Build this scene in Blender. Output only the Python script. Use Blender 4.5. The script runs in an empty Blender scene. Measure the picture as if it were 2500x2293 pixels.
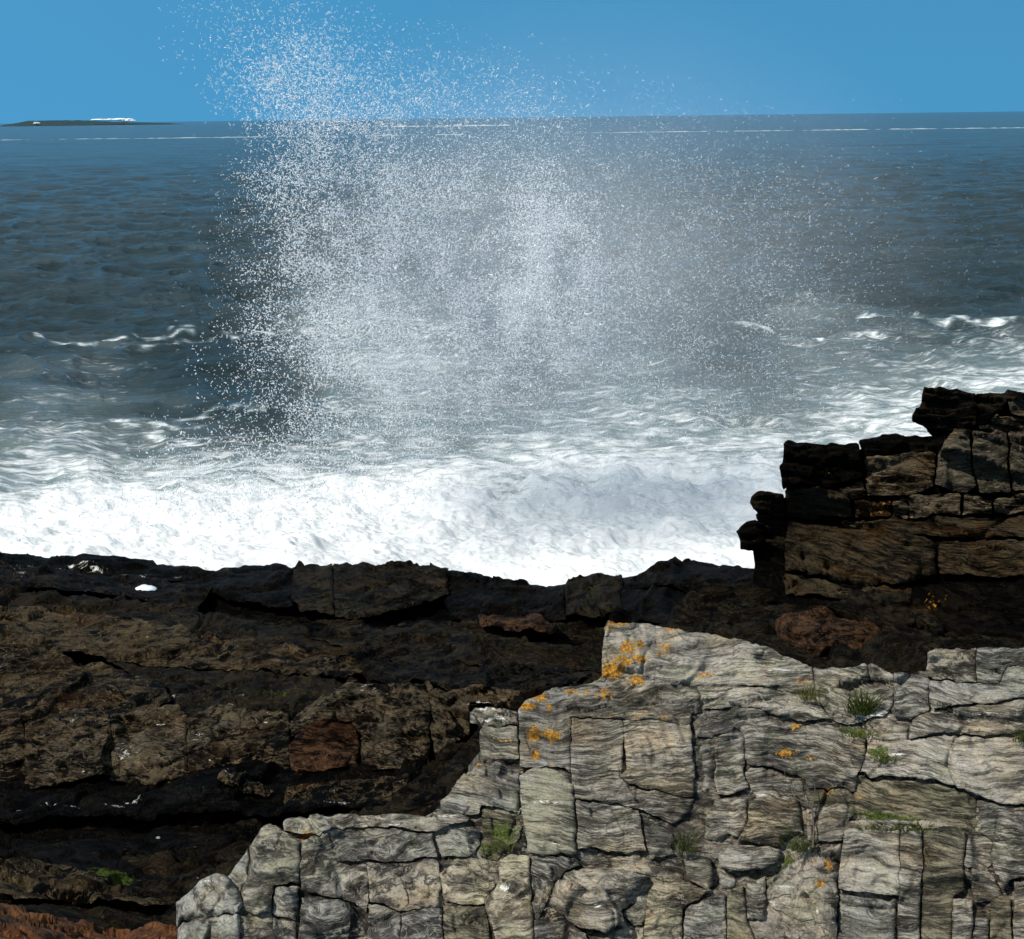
import bpy, math, random
import numpy as np
from mathutils import Matrix, Vector, Euler
from mathutils.geometry import delaunay_2d_cdt

C = bpy.context.scene
COL = C.collection
R = math.radians
random.seed(7)
rng = np.random.default_rng(11)

# ---------------------------------------------------------------- camera
FW, FH, FPX, CAMZ = 2500.0, 2293.0, 3434.0, 8.0
cd = bpy.data.cameras.new('camera')
cam = bpy.data.objects.new('camera', cd); COL.objects.link(cam)
cd.sensor_fit = 'HORIZONTAL'; cd.sensor_width = 36.0
cd.lens = 36.0 * FPX / FW
cd.clip_start = 0.1; cd.clip_end = 20000
PITCH = math.atan(861.5 / FPX)
M = (Matrix.Rotation(math.pi / 2 - PITCH, 3, 'X') @ Matrix.Rotation(R(-0.69), 3, 'Z'))
cam.matrix_world = Matrix.Translation((0, 0, CAMZ)) @ M.to_4x4()
C.camera = cam
MN = np.array(M)

# ---------------------------------------------------------------- sky, sun, exposure
SUN_EL, SUN_AZ = 50.0, 230.0       # azimuth clockwise from +Y (the sea)
w = bpy.data.worlds.new('World'); C.world = w; w.use_nodes = True
wn, wl = w.node_tree.nodes, w.node_tree.links
wn.clear()
sky = wn.new('ShaderNodeTexSky'); sky.sky_type = 'NISHITA'; sky.sun_disc = False
sky.sun_elevation = R(SUN_EL); sky.sun_rotation = R(SUN_AZ)
sky.air_density = 1.0; sky.dust_density = 0.0; sky.ozone_density = 1.0
tc = wn.new('ShaderNodeTexCoord')
hi = wn.new('ShaderNodeVectorMath'); hi.operation = 'ADD'; hi.inputs[1].default_value = (0, 0, .75)
nm = wn.new('ShaderNodeVectorMath'); nm.operation = 'NORMALIZE'
wl.new(tc.outputs['Generated'], hi.inputs[0]); wl.new(hi.outputs[0], nm.inputs[0]); wl.new(nm.outputs[0], sky.inputs[0])
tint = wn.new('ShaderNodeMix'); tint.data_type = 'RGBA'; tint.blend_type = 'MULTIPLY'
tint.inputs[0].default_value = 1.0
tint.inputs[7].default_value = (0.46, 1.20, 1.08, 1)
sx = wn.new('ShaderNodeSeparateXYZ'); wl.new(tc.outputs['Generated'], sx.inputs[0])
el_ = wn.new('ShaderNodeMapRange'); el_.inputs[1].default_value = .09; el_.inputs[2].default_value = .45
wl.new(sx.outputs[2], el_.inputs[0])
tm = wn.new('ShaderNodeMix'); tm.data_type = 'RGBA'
tm.inputs[6].default_value = (0.41, 1.10, 1.12, 1); tm.inputs[7].default_value = (1.75, 1.45, 1.0, 1)  # unseen upper sky whitened so ambient light is less blue
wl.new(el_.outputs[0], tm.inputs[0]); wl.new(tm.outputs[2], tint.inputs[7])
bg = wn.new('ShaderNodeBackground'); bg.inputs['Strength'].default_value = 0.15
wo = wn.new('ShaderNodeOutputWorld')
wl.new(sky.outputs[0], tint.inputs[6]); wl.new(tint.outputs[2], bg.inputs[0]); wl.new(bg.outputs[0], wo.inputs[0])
sd = bpy.data.lights.new('sun', 'SUN'); sd.energy = 4.0; sd.angle = R(2.0); sd.color = (1.0, 0.95, 0.86)
sun = bpy.data.objects.new('sun', sd); COL.objects.link(sun)
az, el = R(SUN_AZ), R(SUN_EL)
sdir = Vector((math.sin(az) * math.cos(el), math.cos(az) * math.cos(el), math.sin(el)))
sun.rotation_euler = sdir.to_track_quat('Z', 'Y').to_euler(); sun.location = (0, 0, 40)
vs = C.view_settings
vs.view_transform = 'Standard'; vs.look = 'None'; vs.exposure = 0.3; vs.gamma = 1.0; vs.use_curve_mapping = False
C.cycles.use_denoising = True
C.cycles.max_bounces = 6; C.cycles.transparent_max_bounces = 24
C.cycles.volume_bounces = 1

# ---------------------------------------------------------------- numeric helpers
def rays(px):
    """photo pixels -> directions scaled so that y = 1"""
    px = np.asarray(px, float)
    v = np.stack([(px[:, 0] - FW / 2) / FPX, -(px[:, 1] - FH / 2) / FPX, -np.ones(len(px))], 1)
    d = v @ MN.T
    return d / d[:, 1:2]

def at(px, py, d):
    r = rays([(px, py)])[0]
    return Vector((r[0] * d, d, CAMZ + r[2] * d))

def to_px(P):
    """world points -> photo pixels"""
    v = (np.asarray(P) - np.array([0, 0, CAMZ])) @ MN
    z = np.maximum(-v[:, 2], 1e-6)
    return np.stack([FW / 2 + FPX * v[:, 0] / z, FH / 2 - FPX * v[:, 1] / z], 1)

def _h(ix, iy, iz, s):
    n = (ix.astype(np.int64) * 374761393 + iy.astype(np.int64) * 668265263 + iz.astype(np.int64) * 2147483647 + s * 1274126177) & 0xFFFFFFFF
    n = ((n ^ (n >> 13)) * 1274126177) & 0xFFFFFFFF
    n = ((n ^ (n >> 16)) * 2246822519) & 0xFFFFFFFF
    n = n ^ (n >> 15)
    return (n & 0xFFFFFF) / float(0xFFFFFF)

def noise(p, s=0):
    """value noise, about -1..1"""
    i = np.floor(p); f = p - i; i = i.astype(np.int64)
    u = f * f * f * (f * (f * 6 - 15) + 10)
    o = 0
    for a in (0, 1):
        wx = u[:, 0] if a else 1 - u[:, 0]
        for b in (0, 1):
            wy = u[:, 1] if b else 1 - u[:, 1]
            for c in (0, 1):
                wz = u[:, 2] if c else 1 - u[:, 2]
                o = o + wx * wy * wz * _h(i[:, 0] + a, i[:, 1] + b, i[:, 2] + c, s)
    return o * 2 - 1

def fbm(p, octv=4, s=0, g=0.5, ridge=False):
    o = np.zeros(len(p)); a = 1.0; q = np.array(p, float); t = 0
    for k in range(octv):
        n = noise(q, s + k * 17)
        if ridge: n = 1 - 2 * np.abs(n)
        o += a * n; t += a
        a *= g; q = q * 2.03 + 11.7
    return o / t

def facets(p, scale, s):
    """broken planes: nearest jittered site gives every chip its own height and slope"""
    q = p / scale
    i0 = np.floor(q).astype(np.int64)
    best = np.full(len(q), 1e9); val = np.zeros(len(q)); d2 = np.full(len(q), 1e9)
    for a in (-1, 0, 1):
        for b in (-1, 0, 1):
            for c in (-1, 0, 1):
                i = i0 + np.array([a, b, c])
                j = [_h(i[:, 0], i[:, 1], i[:, 2], s + k) for k in range(7)]
                dv = q - (i + np.stack(j[:3], 1))
                dd = (dv ** 2).sum(1)
                h = (j[3] - .5) * 1.0 + dv[:, 0] * (j[4] - .5) * 1.8 + dv[:, 1] * (j[5] - .5) * 1.8 + dv[:, 2] * (j[6] - .5) * 1.8
                m = dd < best
                d2 = np.where(m, best, np.minimum(d2, dd))
                val = np.where(m, h, val); best = np.where(m, dd, best)
    edge = np.clip((np.sqrt(d2) - np.sqrt(best)) / 0.16, 0, 1)
    return val, edge

def tps(xy, z, reg=1e-3):
    xy = np.asarray(xy, float); z = np.asarray(z, float); n = len(xy)
    def U(a, b):
        r2 = ((a[:, None, :] - b[None]) ** 2).sum(2)
        return r2 * np.log(r2 + 1e-9)
    K = U(xy, xy) + reg * np.eye(n)
    Pm = np.c_[np.ones(n), xy]
    A = np.block([[K, Pm], [Pm.T, np.zeros((3, 3))]])
    s = np.linalg.solve(A, np.r_[z, np.zeros(3)])
    return lambda q: U(np.asarray(q, float), xy) @ s[:n] + s[n] + np.asarray(q) @ s[n + 1:]

# ---------------------------------------------------------------- scene helpers
def prop(o, label=None, cat=None, group=None, kind=None):
    if label: o['label'] = label
    if cat: o['category'] = cat
    if group: o['group'] = group
    if kind or cat: o['kind'] = kind or 'thing'
    return o

def mesh_obj(name, V, F, mat, parent=None, loc=None, smooth=True, attrs=None):
    """V world coordinates (n,3); F list of tuples or (m,k) array"""
    V = np.asarray(V, float)
    loc = np.array(loc if loc is not None else (parent.location if parent else (0, 0, 0)), float)
    me = bpy.data.meshes.new(name)
    if isinstance(F, np.ndarray):
        me.vertices.add(len(V)); me.vertices.foreach_set('co', (V - loc).astype(np.float32).ravel())
        k = F.shape[1]
        me.loops.add(F.size); me.loops.foreach_set('vertex_index', F.astype(np.int32).ravel())
        me.polygons.add(len(F)); me.polygons.foreach_set('loop_start', np.arange(0, F.size, k, dtype=np.int32))
        me.update(calc_edges=True); me.validate()
    else:
        me.from_pydata((V - loc).tolist(), [], F)
    if smooth is True: me.polygons.foreach_set('use_smooth', [True] * len(me.polygons))
    elif smooth is not False: me.polygons.foreach_set('use_smooth', list(smooth)[:len(me.polygons)])
    for k, a in (attrs or {}).items():
        if a.ndim == 2:
            at_ = me.attributes.new(k, 'FLOAT_COLOR', 'POINT')
            at_.data.foreach_set('color', np.c_[a, np.ones(len(a))].astype(np.float32).ravel())
        elif a.ndim == 3:
            at_ = me.attributes.new(k, 'FLOAT_VECTOR', 'POINT'); at_.data.foreach_set('vector', a.astype(np.float32).ravel())
        else:
            at_ = me.attributes.new(k, 'FLOAT', 'POINT'); at_.data.foreach_set('value', a.astype(np.float32))
    me.materials.append(mat)
    o = bpy.data.objects.new(name, me); COL.objects.link(o)
    o.location = (0, 0, 0) if parent else loc
    if parent: o.parent = parent
    me.update()
    return o

def empty(name, loc, label, cat, group=None):
    o = bpy.data.objects.new(name, None); COL.objects.link(o); o.location = loc
    o.empty_display_size = 0.2
    return prop(o, label, cat, group)

# ---------------------------------------------------------------- materials
class NT:
    def __init__(s, name):
        s.m = bpy.data.materials.new(name); s.m.use_nodes = True
        s.t = s.m.node_tree; s.n = s.t.nodes; s.n.clear()
    def node(s, typ, ins=None, **kw):
        x = s.n.new(typ)
        for k, v in kw.items(): setattr(x, k, v)
        for k, v in (ins or {}).items():
            if isinstance(v, bpy.types.NodeSocket): s.t.links.new(v, x.inputs[k])
            else: x.inputs[k].default_value = v
        return x
    def math(s, op, a, b=0.0, c=None, clamp=False):
        i = {0: a, 1: b}
        if c is not None: i[2] = c
        return s.node('ShaderNodeMath', i, operation=op, use_clamp=clamp).outputs[0]
    def vmath(s, op, a, b):
        return s.node('ShaderNodeVectorMath', {0: a, 1: b}, operation=op).outputs[0]
    def mix(s, f, a, b, mode='MIX'):
        return s.node('ShaderNodeMix', {0: f, 6: a, 7: b}, data_type='RGBA', blend_type=mode).outputs[2]
    def noise(s, v, scale, detail=6, rough=.55, dist=0.0, color=False):
        x = s.node('ShaderNodeTexNoise', {'Vector': v, 'Scale': scale, 'Detail': detail, 'Roughness': rough, 'Distortion': dist})
        return x.outputs[1 if color else 0]
    def ramp(s, f, stops):
        x = s.node('ShaderNodeValToRGB', {0: f}); e = x.color_ramp.elements
        while len(e) < len(stops): e.new(0.5)
        for el_, (p, c) in zip(e, stops):
            el_.position = p; el_.color = (*c, 1) if len(c) == 3 else c
        return x.outputs[0]
    def step(s, f, lo, hi):
        x = s.node('ShaderNodeMapRange', {0: f, 1: lo, 2: hi, 3: 0.0, 4: 1.0}, interpolation_type='SMOOTHSTEP')
        return x.outputs[0]

def rock_mat(name, dark, mid, light, accent, bed=(0.17, 0.05), squash=7.0, rough=0.8, spec=0.3, bump=0.6, crack=0.35, scale=1.0,
             blotch=(0.5, 0.5, 0.5), blot=0.0, wet=0.0, folia=0.7, fl=1.55):
    t = NT(name)
    pos = t.node('ShaderNodeAttribute', attribute_name='rest').outputs['Vector']
    rnd = t.node('ShaderNodeObjectInfo').outputs['Random']
    off = t.node('ShaderNodeCombineXYZ', {0: t.math('MULTIPLY', rnd, 37.0), 1: t.math('MULTIPLY', rnd, 11.0), 2: t.math('MULTIPLY', rnd, 5.0)}).outputs[0]
    p0 = t.vmath('ADD', pos, (3.7, 1.9, 5.3))
    # beds: long along x, thin across the layers, folded by a slow warp
    wv = t.vmath('MULTIPLY', t.vmath('SUBTRACT', t.noise(p0, 1.6 * scale, 3, .55, color=True), (.5, .5, .5)), (.22 / scale, .22 / scale, .15 / scale))
    p1 = t.vmath('ADD', p0, wv)
    mp = t.node('ShaderNodeMapping', {'Vector': p1, 'Rotation': (bed[1], bed[0], 0), 'Scale': (.6, .6, squash)}).outputs[0]
    a = t.noise(mp, 6.5 * scale, 10, .66, .15)
    b = t.noise(mp, 22 * scale, 8, .7, .15)
    f = t.noise(p0, 95 * scale, 4, .7)
    big = t.noise(p0, 1.1 * scale, 4, .5)
    tone = t.math('ADD', t.math('MULTIPLY', a, .62), t.math('MULTIPLY', b, .38))
    tone = t.math('ADD', tone, t.math('MULTIPLY', t.math('SUBTRACT', rnd, .5), .07))
    tone = t.math('ADD', tone, t.math('MULTIPLY', t.math('SUBTRACT', big, .5), .16))
    col = t.ramp(tone, [(.38, dark), (.465, mid), (.54, light), (.63, tuple(min(1, c * 1.25) for c in light))])
    col = t.mix(t.math('MULTIPLY', t.step(t.noise(mp, 2.3 * scale, 5, .6), .5, .68), .7), col, (*accent, 1))
    col = t.mix(t.math('MULTIPLY', t.step(t.noise(p0, 2.0 * scale, 7, .72), .52, .64), blot), col, (*blotch, 1))
    # thin dark and light folia, and slow shifts of hue
    m2 = t.vmath('MULTIPLY', mp, (1.0, 1.0, 1.6))
    k1 = t.math('ABSOLUTE', t.math('SUBTRACT', t.noise(m2, 5.5 * scale, 7, .6, .1), .5))
    k2 = t.math('ABSOLUTE', t.math('SUBTRACT', t.noise(t.vmath('ADD', m2, (9.1, 4.2, 7.7)), 6.5 * scale, 7, .6, .1), .5))
    pt = t.step(t.noise(p0, 2.6 * scale, 4, .6), .38, .62)
    dk_ = t.math('MULTIPLY', t.math('SUBTRACT', 1.0, t.step(k1, .004, .03)), pt)
    lt_ = t.math('MULTIPLY', t.math('SUBTRACT', 1.0, t.step(k2, .003, .022)), t.math('SUBTRACT', 1.0, t.math('MULTIPLY', pt, .6)))
    col = t.mix(t.math('MULTIPLY', dk_, folia), col, tuple(c * .5 for c in dark) + (1,))
    col = t.mix(t.math('MULTIPLY', lt_, folia * .75), col, tuple(min(.6, c * fl) for c in light) + (1,))
    hue = t.ramp(t.noise(p1, 2.1 * scale, 5, .62), [(.33, (1.14, .97, .80)), (.44, (1.04, .99, .93)), (.52, (1.0, .97, 1.01)), (.62, (.98, 1.0, .92)), (.72, (1.12, .97, .90))])
    col = t.mix(1.0, col, hue, 'MULTIPLY')
    col = t.mix(1.0, col, t.ramp(f, [(.32, (.62, .61, .6)), (.5, (1, 1, 1)), (.68, (1.3, 1.28, 1.25))]), 'MULTIPLY')
    vo = t.node('ShaderNodeTexVoronoi', {'Vector': mp, 'Scale': 3.4 * scale}, feature='DISTANCE_TO_EDGE').outputs['Distance']
    vo2 = t.node('ShaderNodeTexVoronoi', {'Vector': t.vmath('ADD', mp, (3.3, 1.7, 8.1)), 'Scale': 8.5 * scale}, feature='DISTANCE_TO_EDGE').outputs['Distance']
    patch = t.step(t.noise(p0, 3.0 * scale, 3, .5), .42, .58)
    ck = t.math('MULTIPLY', t.math('SUBTRACT', 1.0, t.step(vo, .0, .02)), patch)
    ck2 = t.math('MULTIPLY', t.math('SUBTRACT', 1.0, t.step(vo2, .0, .03)), t.math('SUBTRACT', 1.0, patch))
    ckk = t.math('MAXIMUM', ck, t.math('MULTIPLY', ck2, .7))
    col = t.mix(t.math('MULTIPLY', ckk, crack), col, tuple(c * .35 for c in dark) + (1,))
    # traced marks: R orange lichen, G moss, B pale quartz and wet highlights painted pale, all with ragged edges
    mk = t.node('ShaderNodeSeparateColor', {0: t.node('ShaderNodeAttribute', attribute_name='marks').outputs['Color']}).outputs
    ln = t.noise(p0, 42 * scale, 5, .65)
    ln2 = t.noise(mp, 24 * scale, 6, .75)
    lf = t.step(t.math('ADD', mk[0], t.math('MULTIPLY', t.math('SUBTRACT', ln, .5), 3.0)), .5, .72)
    lcol = t.ramp(t.noise(p0, 60, 3, .6), [(.3, (.08, .05, .02)), (.45, (.30, .12, .01)), (.56, (.46, .22, .02)), (.7, (.42, .33, .06))])
    mf = t.step(t.math('ADD', mk[1], t.math('MULTIPLY', t.math('SUBTRACT', ln, .5), 2.2)), .45, .75)
    mcol = t.ramp(t.noise(p0, 80, 3, .6), [(.3, (.012, .02, .003)), (.55, (.06, .085, .01)), (.75, (.14, .17, .03))])
    qf = t.step(t.math('ADD', mk[2], t.math('MULTIPLY', t.math('SUBTRACT', ln2, .5), 3.2)), .62, .82)
    col = t.mix(mf, col, mcol); col = t.mix(qf, col, (.62, .60, .54, 1)); col = t.mix(lf, col, lcol)
    hgt = t.math('ADD', t.math('MULTIPLY', a, 1.1), t.math('MULTIPLY', b, .55))
    hgt = t.math('ADD', hgt, t.math('MULTIPLY', f, .12))
    hgt = t.math('SUBTRACT', hgt, t.math('ADD', t.math('MULTIPLY', ckk, .35), t.math('MULTIPLY', dk_, .4)))
    hgt = t.math('ADD', hgt, t.math('MULTIPLY', t.math('ADD', lf, mf), .12))
    bp = t.node('ShaderNodeBump', {'Strength': bump, 'Distance': .055 / scale, 'Height': hgt}).outputs[0]
    rg = t.math('SUBTRACT', rough, t.math('MULTIPLY', t.step(a, .45, .6), wet))
    bs = t.node('ShaderNodeBsdfPrincipled', {'Base Color': col, 'Roughness': rg, 'Specular IOR Level': spec, 'Normal': bp})
    t.node('ShaderNodeOutputMaterial', {0: bs.outputs[0]})
    return t.m

MAT = {}
MAT['pale'] = rock_mat('pale_gneiss', (0.0045, 0.0040, 0.0031), (0.0641, 0.0592, 0.0465), (0.2967, 0.2744, 0.2236), (0.0811, 0.0673, 0.0406), blotch=(.12, .10, .075), blot=.35)
MAT['grey'] = rock_mat('grey_gneiss', (0.0038, 0.0035, 0.0029), (0.0520, 0.0504, 0.0417), (0.2517, 0.2441, 0.2069), (0.0507, 0.0476, 0.0312), blotch=(.07, .06, .055), blot=.45)
MAT['tan'] = rock_mat('tan_gneiss', (0.0063, 0.0051, 0.0034), (0.0764, 0.0667, 0.0465), (0.3236, 0.2877, 0.2069), (0.1016, 0.0788, 0.0436), crack=.4)
MAT['smooth'] = rock_mat('banded_gneiss', (0.0052, 0.0049, 0.0034), (0.0520, 0.0480, 0.0351), (0.2203, 0.2048, 0.1573), (0.0507, 0.0426, 0.0249), crack=.2, bump=.4, bed=(.32, .05))
MAT['mottled'] = rock_mat('mottled_gneiss', (0.0029, 0.0025, 0.0020), (0.0418, 0.0364, 0.0271), (0.2698, 0.2441, 0.1902), (0.0602, 0.0401, 0.0173), squash=2.0, blotch=(.03, .026, .022), blot=.8, bump=.9)
MAT['olive'] = rock_mat('olive_gneiss', (0.0027, 0.0023, 0.0014), (0.0366, 0.0331, 0.0198), (0.1798, 0.1613, 0.1076), (0.0475, 0.0377, 0.0156), crack=.3)
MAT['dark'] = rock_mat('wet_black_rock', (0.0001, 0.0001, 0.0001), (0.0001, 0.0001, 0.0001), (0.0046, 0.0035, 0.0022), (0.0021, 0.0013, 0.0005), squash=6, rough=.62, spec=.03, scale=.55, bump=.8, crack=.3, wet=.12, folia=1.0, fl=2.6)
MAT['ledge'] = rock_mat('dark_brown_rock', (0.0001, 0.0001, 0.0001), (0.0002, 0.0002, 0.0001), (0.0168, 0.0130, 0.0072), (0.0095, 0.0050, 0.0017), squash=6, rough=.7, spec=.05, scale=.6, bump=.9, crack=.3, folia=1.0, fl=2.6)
MAT['ledge_brown'] = rock_mat('brown_rock', (0.0001, 0.0001, 0.0001), (0.0006, 0.0005, 0.0002), (0.0494, 0.0372, 0.0207), (0.0257, 0.0124, 0.0039), squash=5, rough=.75, spec=.05, scale=.7, bump=.9, crack=.3, folia=1.0, fl=2.6)  # lighter, browner rock colour than the plain ledge
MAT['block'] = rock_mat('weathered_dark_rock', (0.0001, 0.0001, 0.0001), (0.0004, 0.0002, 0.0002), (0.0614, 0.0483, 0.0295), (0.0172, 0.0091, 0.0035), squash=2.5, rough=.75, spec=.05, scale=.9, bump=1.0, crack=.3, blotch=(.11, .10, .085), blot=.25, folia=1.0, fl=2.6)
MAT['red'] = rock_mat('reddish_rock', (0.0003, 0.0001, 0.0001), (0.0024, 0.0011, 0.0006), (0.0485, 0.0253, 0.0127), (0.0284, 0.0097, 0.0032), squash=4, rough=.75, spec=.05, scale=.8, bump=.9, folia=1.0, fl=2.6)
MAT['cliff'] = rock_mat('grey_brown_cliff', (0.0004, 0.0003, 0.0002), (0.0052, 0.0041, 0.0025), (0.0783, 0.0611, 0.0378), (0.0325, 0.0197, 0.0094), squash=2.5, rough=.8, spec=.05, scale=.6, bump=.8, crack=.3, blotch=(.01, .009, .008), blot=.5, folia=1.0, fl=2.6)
MAT['rusty'] = rock_mat('rusty_layered_rock', (0.0008, 0.0007, 0.0006), (0.0051, 0.0042, 0.0026), (0.0463, 0.0348, 0.0196), (0.0616, 0.0290, 0.0084), squash=7, rough=.8, spec=.05, scale=.65, bump=.9, folia=1.0, fl=2.4)
MAT['column'] = rock_mat('grey_tan_rock', (0.0062, 0.0050, 0.0034), (0.0428, 0.0367, 0.0261), (0.1010, 0.0860, 0.0603), (0.0534, 0.0378, 0.0229), squash=2.5, rough=.8, spec=.05, scale=.7, bump=.8, blotch=(.012, .010, .009), blot=.6, folia=.8, fl=1.8)
MAT['rust'] = rock_mat('rusty_rock', (0.0064, 0.0027, 0.0012), (0.0411, 0.0165, 0.0055), (0.1255, 0.0551, 0.0210), (0.0913, 0.0294, 0.0082), squash=4, rough=.8, spec=.2, scale=.8, bump=.9)

def plain(name, col, rough=.7, col2=None, scale=20, transl=0.0):
    t = NT(name)
    pos = t.node('ShaderNodeNewGeometry').outputs['Position']
    c = t.mix(t.noise(pos, scale, 4, .6), (*col, 1), (*(col2 or col), 1))
    bs = t.node('ShaderNodeBsdfPrincipled', {'Base Color': c, 'Roughness': rough, 'Specular IOR Level': .15}).outputs[0]
    if transl:
        tr = t.node('ShaderNodeBsdfTranslucent', {0: c}).outputs[0]
        bs = t.node('ShaderNodeMixShader', {0: transl, 1: bs, 2: tr}).outputs[0]
    t.node('ShaderNodeOutputMaterial', {0: bs})
    return t.m

# ---------------------------------------------------------------- traced marks on the rock (photo pixels): x, y, radius x, radius y, strength
def zr(x0, y0, k, L): return [(x0 + a * k, y0 + b * k, c * k, d * k, e) for a, b, c, d, e in L]
K9 = 900 / 2015
ORANGE = zr(800, 1400, K9, [(1590, 265, 60, 22, 1), (1540, 300, 25, 30, .7), (1750, 285, 30, 20, .55), (1885, 298, 40, 18, .9), (1640, 410, 40, 45, 1), (1705, 385, 32, 32, 1),
    (1690, 470, 60, 28, .9), (1550, 530, 70, 40, 1.1), (1620, 490, 60, 35, 1), (1850, 410, 35, 30, .8), (1810, 445, 40, 20, .6), (1690, 590, 45, 28, 1), (1330, 652, 50, 16, .8),
    (1510, 670, 45, 30, .85), (1410, 660, 40, 22, .6), (1150, 685, 55, 30, 1), (1085, 735, 50, 25, 1), (1205, 735, 25, 30, .8), (1130, 885, 38, 34, 1.1), (1220, 890, 50, 32, 1.1),
    (1135, 990, 28, 35, .75), (1230, 1070, 30, 25, .6), (1730, 785, 80, 20, .6), (1850, 800, 50, 20, .5), (835, 1050, 25, 30, .6), (960, 920, 50, 14, .45), (1560, 780, 60, 16, .4)]) \
  + zr(1600, 1550, K9, [(270, 215, 60, 22, .7), (820, 250, 60, 20, .5), (560, 270, 50, 12, .5), (770, 500, 45, 20, .85), (705, 660, 38, 25, 1), (760, 660, 30, 15, .6), (850, 685, 28, 18, .75),
    (300, 670, 30, 30, .3), (950, 870, 40, 18, .8), (1110, 890, 30, 30, .5), (1740, 625, 50, 18, .35), (40, 470, 60, 20, .4)]) \
  + zr(1600, 1780, K9, [(945, 750, 24, 35, .95), (900, 885, 28, 26, 1), (860, 740, 25, 20, .5), (1260, 410, 90, 15, .4), (340, 640, 25, 25, .5)]) \
  + zr(0, 1780, K9, [(1680, 595, 36, 18, .95), (1590, 580, 40, 14, .5)]) \
  + zr(1250, 750, .6203, [(1420, 790, 70, 30, .45), (1630, 1180, 60, 25, .45)])
MOSS = zr(1600, 1550, K9, [(1080, 520, 90, 30, .9), (650, 355, 90, 18, .55), (1220, 655, 70, 32, .9), (1580, 850, 60, 50, .35), (920, 420, 60, 22, .5)]) \
  + zr(1600, 1780, K9, [(1260, 495, 190, 34, 1), (720, 720, 60, 50, .8), (150, 600, 70, 60, .6), (740, 610, 70, 50, .7), (300, 470, 60, 60, .4), (1180, 380, 180, 40, .3), (500, 800, 60, 20, .6), (1480, 400, 120, 60, .3)]) \
  + zr(800, 1780, K9, [(960, 590, 100, 60, .85), (880, 660, 70, 40, .7), (480, 640, 90, 50, .45), (460, 850, 60, 50, .35), (560, 900, 80, 40, .4), (350, 450, 90, 30, .4)]) \
  + zr(0, 1780, K9, [(620, 830, 150, 28, .95), (300, 650, 100, 25, .35), (1620, 400, 200, 60, .3), (1050, 410, 120, 30, .3)]) \
  + zr(0, 1300, K9, [(1550, 910, 170, 22, .5), (1750, 400, 110, 80, .35), (100, 540, 80, 20, .4)]) \
  + zr(800, 1400, K9, [(1450, 150, 60, 60, .45), (220, 350, 90, 25, .35), (150, 200, 120, 70, .3)])
WHITE = zr(1600, 1550, K9, [(700, 190, 100, 12, .9), (1180, 450, 90, 26, 1), (1370, 205, 35, 10, 1), (1800, 465, 160, 14, .6), (1180, 572, 24, 8, .9), (1330, 678, 50, 12, .9), (1420, 770, 120, 14, .55), (600, 895, 70, 14, 1), (690, 920, 70, 30, .6)]) \
  + zr(1600, 1780, K9, [(720, 890, 65, 14, .9), (640, 980, 30, 40, .6), (560, 715, 140, 14, .5), (890, 1010, 20, 14, 1), (470, 720, 100, 10, .5), (220, 300, 30, 30, .3)]) \
  + zr(800, 1780, K9, [(1210, 430, 120, 9, .8), (1060, 420, 10, 200, .6), (930, 280, 70, 8, .7), (680, 515, 110, 9, .8), (320, 545, 200, 9, .5), (970, 890, 24, 26, .7), (1000, 840, 40, 12, .6), (1470, 1030, 30, 18, .8), (1660, 960, 30, 30, .5), (1240, 650, 50, 14, .5), (1600, 575, 120, 9, .5), (980, 670, 60, 20, .4)]) \
  + zr(800, 1400, K9, [(850, 750, 80, 12, .9), (920, 808, 130, 10, .9), (1500, 580, 60, 14, .5), (720, 900, 60, 12, .6), (260, 640, 80, 20, .3)]) \
  + zr(0, 1300, K9, [(110, 240, 45, 28, .55), (120, 195, 70, 10, .45), (320, 190, 60, 10, .5), (380, 185, 30, 14, .7), (530, 205, 50, 12, .8), (470, 190, 40, 10, .7), (690, 245, 50, 10, .7), (785, 253, 30, 8, .7),  # pale flecks on dark rock: wet highlights painted into the colour
    (980, 247, 40, 7, .6), (1245, 203, 40, 9, .6), (950, 915, 36, 10, .8), (1230, 940, 90, 12, .5), (440, 1030, 200, 30, .4), (1440, 1015, 60, 40, .5), (1090, 1140, 60, 50, .5), (700, 1190, 80, 40, .45),
    (880, 1060, 30, 20, .6), (1960, 880, 90, 60, .35), (850, 590, 60, 8, .4)]) \
  + zr(0, 1780, K9, [(230, 480, 130, 10, .6), (640, 465, 80, 9, .75), (740, 440, 50, 9, .7), (420, 485, 60, 6, .6), (1260, 345, 70, 10, .6), (865, 620, 14, 12, .9), (680, 130, 60, 60, .5), (400, 310, 50, 14, .5), (455, 255, 14, 20, .7),
    (1230, 215, 40, 14, .6), (1150, 190, 16, 14, .7), (80, 830, 120, 40, .3), (660, 950, 120, 8, .35), (1080, 860, 120, 8, .7), (1860, 470, 100, 10, .6), (1480, 560, 60, 12, .6), (1820, 410, 80, 12, .5)]) \
  + zr(1250, 750, .6203, [(750, 1100, 180, 6, .35), (1000, 1145, 130, 4, .3), (718, 1186, 8, 8, .9)])

def marks(px, form=None):
    out = np.zeros((len(px), 3))
    lo, hi = px.min(0), px.max(0)
    pale = form is F_PALE
    for k, L in enumerate((ORANGE, MOSS, WHITE)):
        for x, y, a, b, e in L:
            if k == 0 and not pale and not (form is F_CLIFF and x > 1900 and y < 1500): continue
            if pale and x > 1280 and y < 1505 or not pale and x > 1290 and y > 1530: continue
            if x + 2 * a < lo[0] or x - 2 * a > hi[0] or y + 2 * b < lo[1] or y - 2 * b > hi[1]: continue
            r = ((px[:, 0] - x) / a) ** 2 + ((px[:, 1] - y) / b) ** 2
            out[:, k] = np.maximum(out[:, k], e * np.exp(-r * .7))
    return out

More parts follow.
